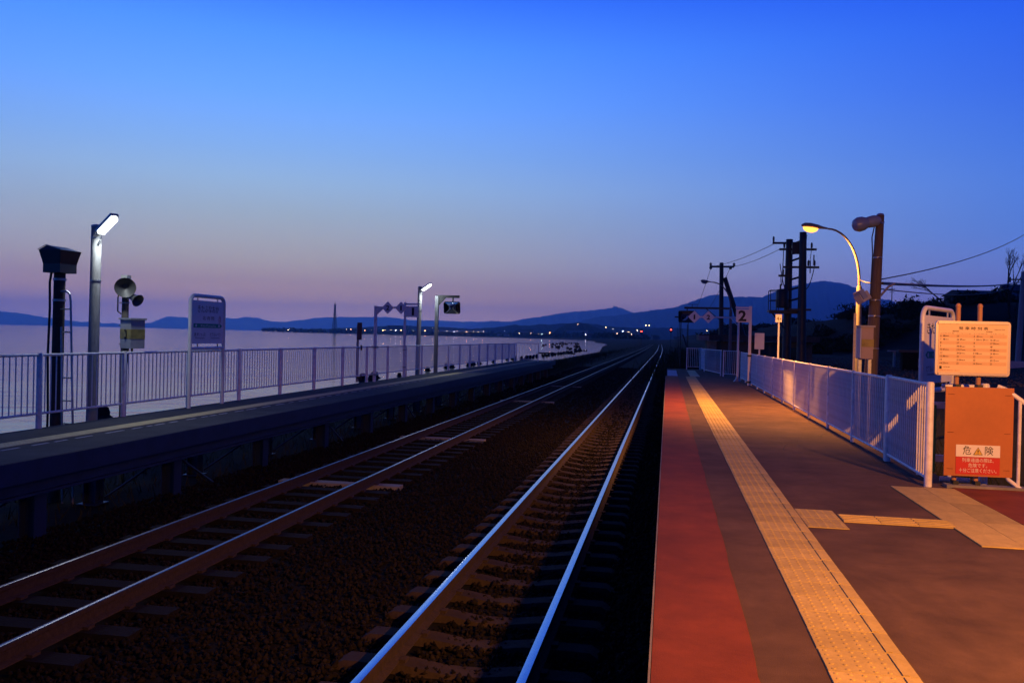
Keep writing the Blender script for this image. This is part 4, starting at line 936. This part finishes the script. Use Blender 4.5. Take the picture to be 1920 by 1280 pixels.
# ================================================================== WAVE BREAKERS
def block_mesh(seed):
    r = random.Random(seed); m = MB()
    m.lathe([(.30, -.9), (.42, -.3), (.50, .15), (.42, .52), (.2, .62)], (0, 0, 0), (.12*r.uniform(-1, 1), .1, 1), 10)
    for a in (0, 2.1, 4.2):
        a += r.uniform(-.3, .3); m.lathe([(.42, 0), (.36, .5), (.30, .85), (.16, .93)], (0, 0, -.15), (math.cos(a), math.sin(a), -.42), 8)
    return m.mesh('wave_block', block_m, smooth=40)
bms = [block_mesh(s) for s in range(4)]
BL = [(-24.3, 33.6, 1), (-25.3, 68.8, 1.1), (-24.9, 69.9, 1), (-25.6, 72.6, 1.15), (-24.9, 77.5, .6), (-26, 91, .85), (-26.4, 100.8, 1.0), (-26, 101.8, .9), (-25.6, 109, .9), (-26, 113, 1), (-26.1, 114.2, .8), (-26.2, 118, .9), (-25.9, 127, .8)]
r_ = random.Random(9); y = 138
while y < 262:
    BL.append((-24.6 + r_.uniform(-.3, .3), y, r_.uniform(.8, 1.1)))
    if r_.random() < .75: BL.append((-26.4 + r_.uniform(-.3, .3), y + 1.4, r_.uniform(.7, 1.0)))
    y += r_.uniform(4.2, 6.2)
y = 262
while y < 620:                                  # field of piles and blocks where the shore bends
    xc = coast(y)
    for k in range(r_.randint(2, 3)):
        BL.append((xc - 1.5 - r_.uniform(0, 16)*min(1, (y-240)/120), y + r_.uniform(-4, 4), r_.uniform(1.0, 1.5)))
    y += r_.uniform(11, 17)
for i, (x, y, s) in enumerate(BL):
    s *= .62; o = inst('wave_block', bms[i % 4], None, (x, y, SEA + .22*s), r_.uniform(0, 6.3), (s, s, s))
    o['category'] = 'wave block'; o['group'] = 'wave-breaking blocks off the shore'
    o['label'] = 'dark concrete wave-breaking block standing in the shallow water' if y < 262 else 'far dark wave-breaking block in the cluster where the shore bends'
o = solo('jetty', MB().b(-31, -22, 205, 206.2, SEA-.5, SEA+.22), block_m, 'low dark jetty slab lying in the water among wave blocks', 'jetty', (-26, 205, SEA), smooth=0)

# ================================================================== FAR SHORE AND TOWN
def polar(az, d): a = math.radians(az); return d*math.sin(a), d*math.cos(a)
def shore_d(az): return float(np.interp(az, [-26.5, -22, -18, -14, -10, -6, -4], [2760, 2500, 2350, 2250, 2050, 1750, 1350]))
# tall lattice tower across the bay
x, y = polar(-22.1, 2750); hT = 2750*math.tan(math.radians(2.0))
t = thing('lattice_tower', 'tall thin steel lattice tower standing on the far shore', 'tower', (x, y, 0))
tb = 6.5
for sx, sy in ((-1, -1), (1, -1), (1, 1), (-1, 1)):
    part('leg', MB().tube([(x+sx*tb, y+sy*tb, 0), (x+sx*tb*.45, y+sy*tb*.45, hT*.5), (x+sx*1.6, y+sy*1.6, hT*.93)], [.9, .8, .7], 5), darksteel, t)
lt_ = MB()
for k in range(12):
    s0, s1 = [np.interp(q, [0, .5, .93], [tb, tb*.45, 1.6]) for q in (k*.075, (k+1)*.075)]
    z0_, z1_ = hT*k*.075, hT*(k+1)*.075
    for (ax, ay), (bx_, by_) in (((-1, -1), (1, -1)), ((1, -1), (1, 1)), ((1, 1), (-1, 1)), ((-1, 1), (-1, -1))):
        lt_.cyl((x+ax*s0, y+ay*s0, z0_), (x+bx_*s1, y+by_*s1, z1_), .35, n=4, cap=False)
part('lattice', lt_, darksteel, t)
part('chimney', MB().cyl((x, y, 0), (x, y, hT), 1.3, .9, 8), darksteel, t)
# block of flats and houses along the far shore
house('apartment_block', 'flat dark block of flats above the far shore lights', *polar(-18.0, 2600), 1, 60, 18, 24, .5, .3, hw[0], hr_[0], 0, cat='building')
house('hotel', 'long pale building at the foot of the wooded hill', *polar(-6.0, 2450), 4, 60, 16, 18, .5, .1, hw[2], hr_[0], 0, cat='building')
house('hall', 'grey hall with a broad roof on the far shore', *polar(-9.4, 2500), 3, 42, 20, 14, 5, .1, hw[2], hr_[0], 0, cat='building')
r_ = random.Random(21)
for k in range(70):
    az = r_.uniform(-25, 3.5); d = shore_d(az) + r_.uniform(40, 380); x, y = polar(az, d)
    house('far_house', 'small house in the row of buildings along the far shore', x, y, 1.0, r_.uniform(8, 16), r_.uniform(7, 10), r_.uniform(4, 7), r_.uniform(1.5, 3), r_.uniform(-.5, .5), hw[k % 3], hr_[k % 2], 0, 'houses on the far shore')
LT = [(650, 617, 0), (657, 617, 2), (684, 619, 2), (697, 618, 0), (705, 619, 2), (718, 619, 0), (722, 618, 0), (733, 618, 0), (742, 619, 1), (752, 619, 0), (758, 618, 0), (775, 620, 0), (797, 620, 2), (812, 614, 0), (822, 621, 2), (838, 620, 0), (851, 622, 1), (857, 621, 0), (875, 622, 2), (888, 621, 0), (896, 622, 0), (906, 621, 2), (947, 620, 1), (974, 625, 0), (990, 627, 0), (995, 625, 2), (1008, 626, 2), (1016, 626, 3), (1031, 624, 2), (1064, 626, 0), (1083, 608, 0), (1098, 627, 1), (1129, 625, 1), (1136, 613, 0), (1149, 616, 0), (1157, 625, 2), (1168, 620, 1), (1178, 622, 0), (1184, 626, 0), (1195, 620, 0), (1211, 610, 0), (1217, 610, 0), (1326, 620, 0), (1345, 620, 0), (1380, 621, 2), (540, 619, 0), (560, 617, 0), (600, 619, 1)]
def px_dir(u, v):
    d = right*((u-960)/FPX) - up*((v-640)/FPX) + fwd; return math.degrees(math.atan2(d.x, d.y)), d.z/math.hypot(d.x, d.y)
nm = ['warm', 'white', 'orange', 'greenish']
for k, (u, v, c) in enumerate(LT):
    az, sl = px_dir(u, v); d = (shore_d(az) if az < -3 else 1100) + 60 + (k*37 % 90); x, y = polar(az, d); z = H + d*sl
    z = max(z, 4.0); base = 1.0
    t = thing('far_lamp', 'tiny %s lamp glowing in the town along the far shore' % nm[c], 'lamp', (x, y, base), '%s town lights across the bay' % nm[c])
    part('pole', MB().cyl((x, y, base), (x, y, z), .12, n=6), darksteel, t)
    rr = .24*d/1500*random.choice((.8, 1, 1.35)) if (k % 4) else .40*d/1500
    part('globe', MB().lathe([(rr*.5, -rr*.8), (rr, 0), (rr*.5, rr*.8)], (x, y, z), (0, 0, 1), 8), E_pts[c], t)
for k, (x, y, z, c) in enumerate(((66, 210, 5.2, 1), (88, 330, 7.0, 1), (98, 330, 8.3, 1), (112, 330, 12.2, 1))):
    t = thing('far_lamp', ['white lamp low behind the transformer structure', 'white lamp in the dark field left of the wooden pole', 'small white lamp nearest the wooden pole', 'white lamp at the mountain foot right of the wooden pole'][k], 'lamp', (x, y, gh(x-tx(y), y)), 'white lamps behind the station')
    part('pole', MB().cyl((x, y, gh(x-tx(y), y)), (x, y, z), .07, n=6), darksteel, t)
    part('globe', MB().lathe([(.1, -.16), (.22, 0), (.1, .16)], (x, y, z), (0, 0, 1), 8), E_pts[c], t)

# ================================================================== VEGETATION
def leaf_cloud(n, c, rad, size, seed, flat=.75):
    r = np.random.default_rng(seed)
    p = r.normal(0, 1, (n, 3)); p /= np.linalg.norm(p, axis=1)[:, None]; q = r.uniform(.25, 1, (n, 1))**.55
    lump = 1 + .28*np.sin(p[:, :1]*5 + seed) + .22*np.sin(p[:, 1:2]*6 + 2*seed) + .18*np.sin(p[:, 2:]*7 + seed*3)
    p = p*q*lump*np.array(rad); p[:, 2] = np.abs(p[:, 2])*flat if flat < .9 else p[:, 2]
    a = r.normal(0, size, (n, 3, 3)); a -= a.mean(1, keepdims=True)
    V = (p[:, None, :] + a + np.array(c)).reshape(-1, 3); F = np.arange(n*3).reshape(-1, 3)
    return V, F
def shrub(label, x, y, z, rad, n, size, seed, group=None, name='shrub'):
    t = thing(name, label, name.replace('_', ' '), (x, y, z), group)
    V, F = leaf_cloud(n, (0, 0, .15*rad[2]), rad, size, seed)
    np_obj('foliage', V, F, leaf_m, parent=t)
    mb = MB(); r = random.Random(seed)
    for k in range(5): mb.tube([(x, y, z-.3), (x + r.uniform(-.3, .3)*rad[0], y, z + rad[2]*.3), (x + r.uniform(-.7, .7)*rad[0], y + r.uniform(-.4, .4)*rad[1], z + rad[2]*.8)], [.06, .04, .015], 5)
    part('stem', mb, bark, t)
    return t
r_ = random.Random(31)
shrub('dense dark evergreen shrub on the bank beside the station name board', 44.2, 165, gh(44, 165)-.3, (3.4, 3, 2.5), 2600, .22, 41)
for k in range(48):
    y = r_.uniform(105, 200); az = 9.0 + 12.4*k/47 + r_.uniform(-.15, .15); x = y*math.tan(math.radians(az)); s = r_.uniform(1.4, 2.9)
    shrub('tangled dark shrub in the thicket along the top of the bank', x, y, gh(x-tx(y), y)-.3, (s*1.5, s*1.3, s*r_.uniform(.7, 1.2)), 700, .20, 50+k, 'shrubs on the bank')
def bare_tree(label, x, y, z, h, lean, seed, spread=.5, depth=6):
    t = thing('bare_tree', label, 'tree', (x, y, z)); r = random.Random(seed); tr, tw = MB(), MB()
    def grow(p, d, l, rad, lev):
        q = p + d*l; m = p.lerp(q, .5) + Vector((r.uniform(-.06, .06), r.uniform(-.06, .06), 0))*l
        (tr if lev < 2 else tw).tube([p, m, q], [rad, rad*.85, rad*.68], 6 if lev < 3 else 3)
        if lev >= depth: return
        for k in range(2 if lev < 1 else r.choice((2, 3, 3))):
            v = Vector((r.uniform(-1, 1), r.uniform(-1, 1), r.uniform(-.5, .8)))
            nd = (d + v*spread + Vector(lean)*.16).normalized(); grow(p.lerp(q, r.uniform(.75, 1)) if k else q, nd, l*r.uniform(.62, .86), rad*.62, lev+1)
    grow(Vector((x, y, z)), (Vector((0, 0, 1)) + Vector(lean)).normalized(), h*.30, h*.018, 0)
    part('trunk', tr, bark, t); part('crown', tw, bark, t)
    return t
bare_tree('tall leafless tree standing beside the roadside utility pole', 36.8, 102, gh(37, 102), 8.4, (.0, 0, 0), 3, .42)
bare_tree('leafless tree leaning over the bank behind the brown posts', 41.8, 140, gh(42, 140), 7.0, (-.95, 0, .0), 12, .40)
bare_tree('small leafless tree at the edge of the bank thicket', 36.2, 98, gh(36, 98), 5.0, (-.15, 0, 0), 8, .5)
# telegraph poles on the ridge
for k, (x, y, h) in enumerate(((58, 240, 9.5), (54.0, 250, 7.8))):
    t = thing('utility_pole', ['thin distant utility pole above the evergreen shrub', 'lower thin distant utility pole left of the evergreen shrub'][k], 'utility pole', (x, y, gh(x-tx(y), y)))
    z = gh(x-tx(y), y); part('pole', MB().cyl((x, y, z), (x, y, z+h), .14, .1, 8), darksteel, t); part('cross_arm', MB().b(x-.8, x+.8, y-.05, y+.05, z+h-.8, z+h-.65).b(x-.6, x+.6, y-.05, y+.05, z+h-1.6, z+h-1.5), darksteel, t, smooth=0)
# far woods reading as one dark mass at the mountain's foot and on the headland
def woods(name, pts, n, size, seed):
    r = np.random.default_rng(seed); VV = []
    for (x, y, z, rx, rz_) in pts:
        V, F = leaf_cloud(n, (x, y, z), (rx, rx, rz_), size, int(x*7 % 97)+1); VV.append(V)
    V = np.vstack(VV); np_obj(name, V, np.arange(len(V)).reshape(-1, 3), leaf_m, 'stuff')
pts = []
for k in range(60):
    az = r_.uniform(3.5, 15); d = r_.uniform(330, 620); x, y = polar(az, d); pts.append((x, y, gh(min(x-tx(y), 400), y)-.8, r_.uniform(5, 11), r_.uniform(2.5, 5.5)))
woods('woodland', pts, 260, 1.0, 5)
pts = []
for k in range(110):
    az = r_.uniform(-26.6, -2); d = shore_d(az) + r_.uniform(30, 420); x, y = polar(az, d); pts.append((x, y, .5, r_.uniform(12, 30), r_.uniform(6, 13)))
woods('shore_woods', pts, 160, 3.0, 6)
def blades(n, fx, h0, h1, seed, wd=.012):
    r = np.random.default_rng(seed); x, y, z = fx(r, n); n = len(x)
    a = r.uniform(0, 2*PI, n); h = r.uniform(h0, h1, n); l = r.normal(0, .35, (n, 2))*h[:, None]
    B = np.stack([x, y, z], -1); s = np.stack([np.cos(a), np.sin(a), np.zeros(n)], -1)*wd
    T = B + np.stack([l[:, 0], l[:, 1], h], -1)
    return np.stack([B-s, B+s, T], 1).reshape(-1, 3)
GV = [blades(9000, lambda r, n: (r.uniform(-12, -7.3, n), r.uniform(6, 60, n), np.full(n, -1.35)), .08, .38, 1),
      blades(9000, lambda r, n: (r.uniform(3.3, 9, n), r.uniform(9, 60, n), np.full(n, -1.0)), .3, .95, 2, .02),
      blades(14000, lambda r, n: (r.normal(3.6, 1.9, n), 46.5 + r.exponential(38, n), np.full(n, -.95)), .3, 1.0, 3, .04),
      blades(9000, lambda r, n: (r.normal(-10.5, 1.3, n), 50 + r.exponential(45, n), np.full(n, -1.5)), .2, .7, 4, .04)]
V = np.vstack(GV); np_obj('grass', V, np.arange(len(V)).reshape(-1, 3), grass_m, 'stuff')

# ================================================================== AIR
hz = MB().b(-22000, 15000, -200, 22000, -12, 720)
hm = bpy.data.materials.new('haze_air'); hm.use_nodes = True; ht = hm.node_tree; ht.nodes.clear()
ho = ht.nodes.new('ShaderNodeOutputMaterial'); hv = ht.nodes.new('ShaderNodeVolumePrincipled'); ht.links.new(hv.outputs[0], ho.inputs['Volume'])
hv.inputs['Color'].default_value = (.27, .52, 1.0, 1); hv.inputs['Density'].default_value = 8.5e-5; hv.inputs['Anisotropy'].default_value = 0.75
structure('haze', hz, hm, 'stuff', smooth=0)
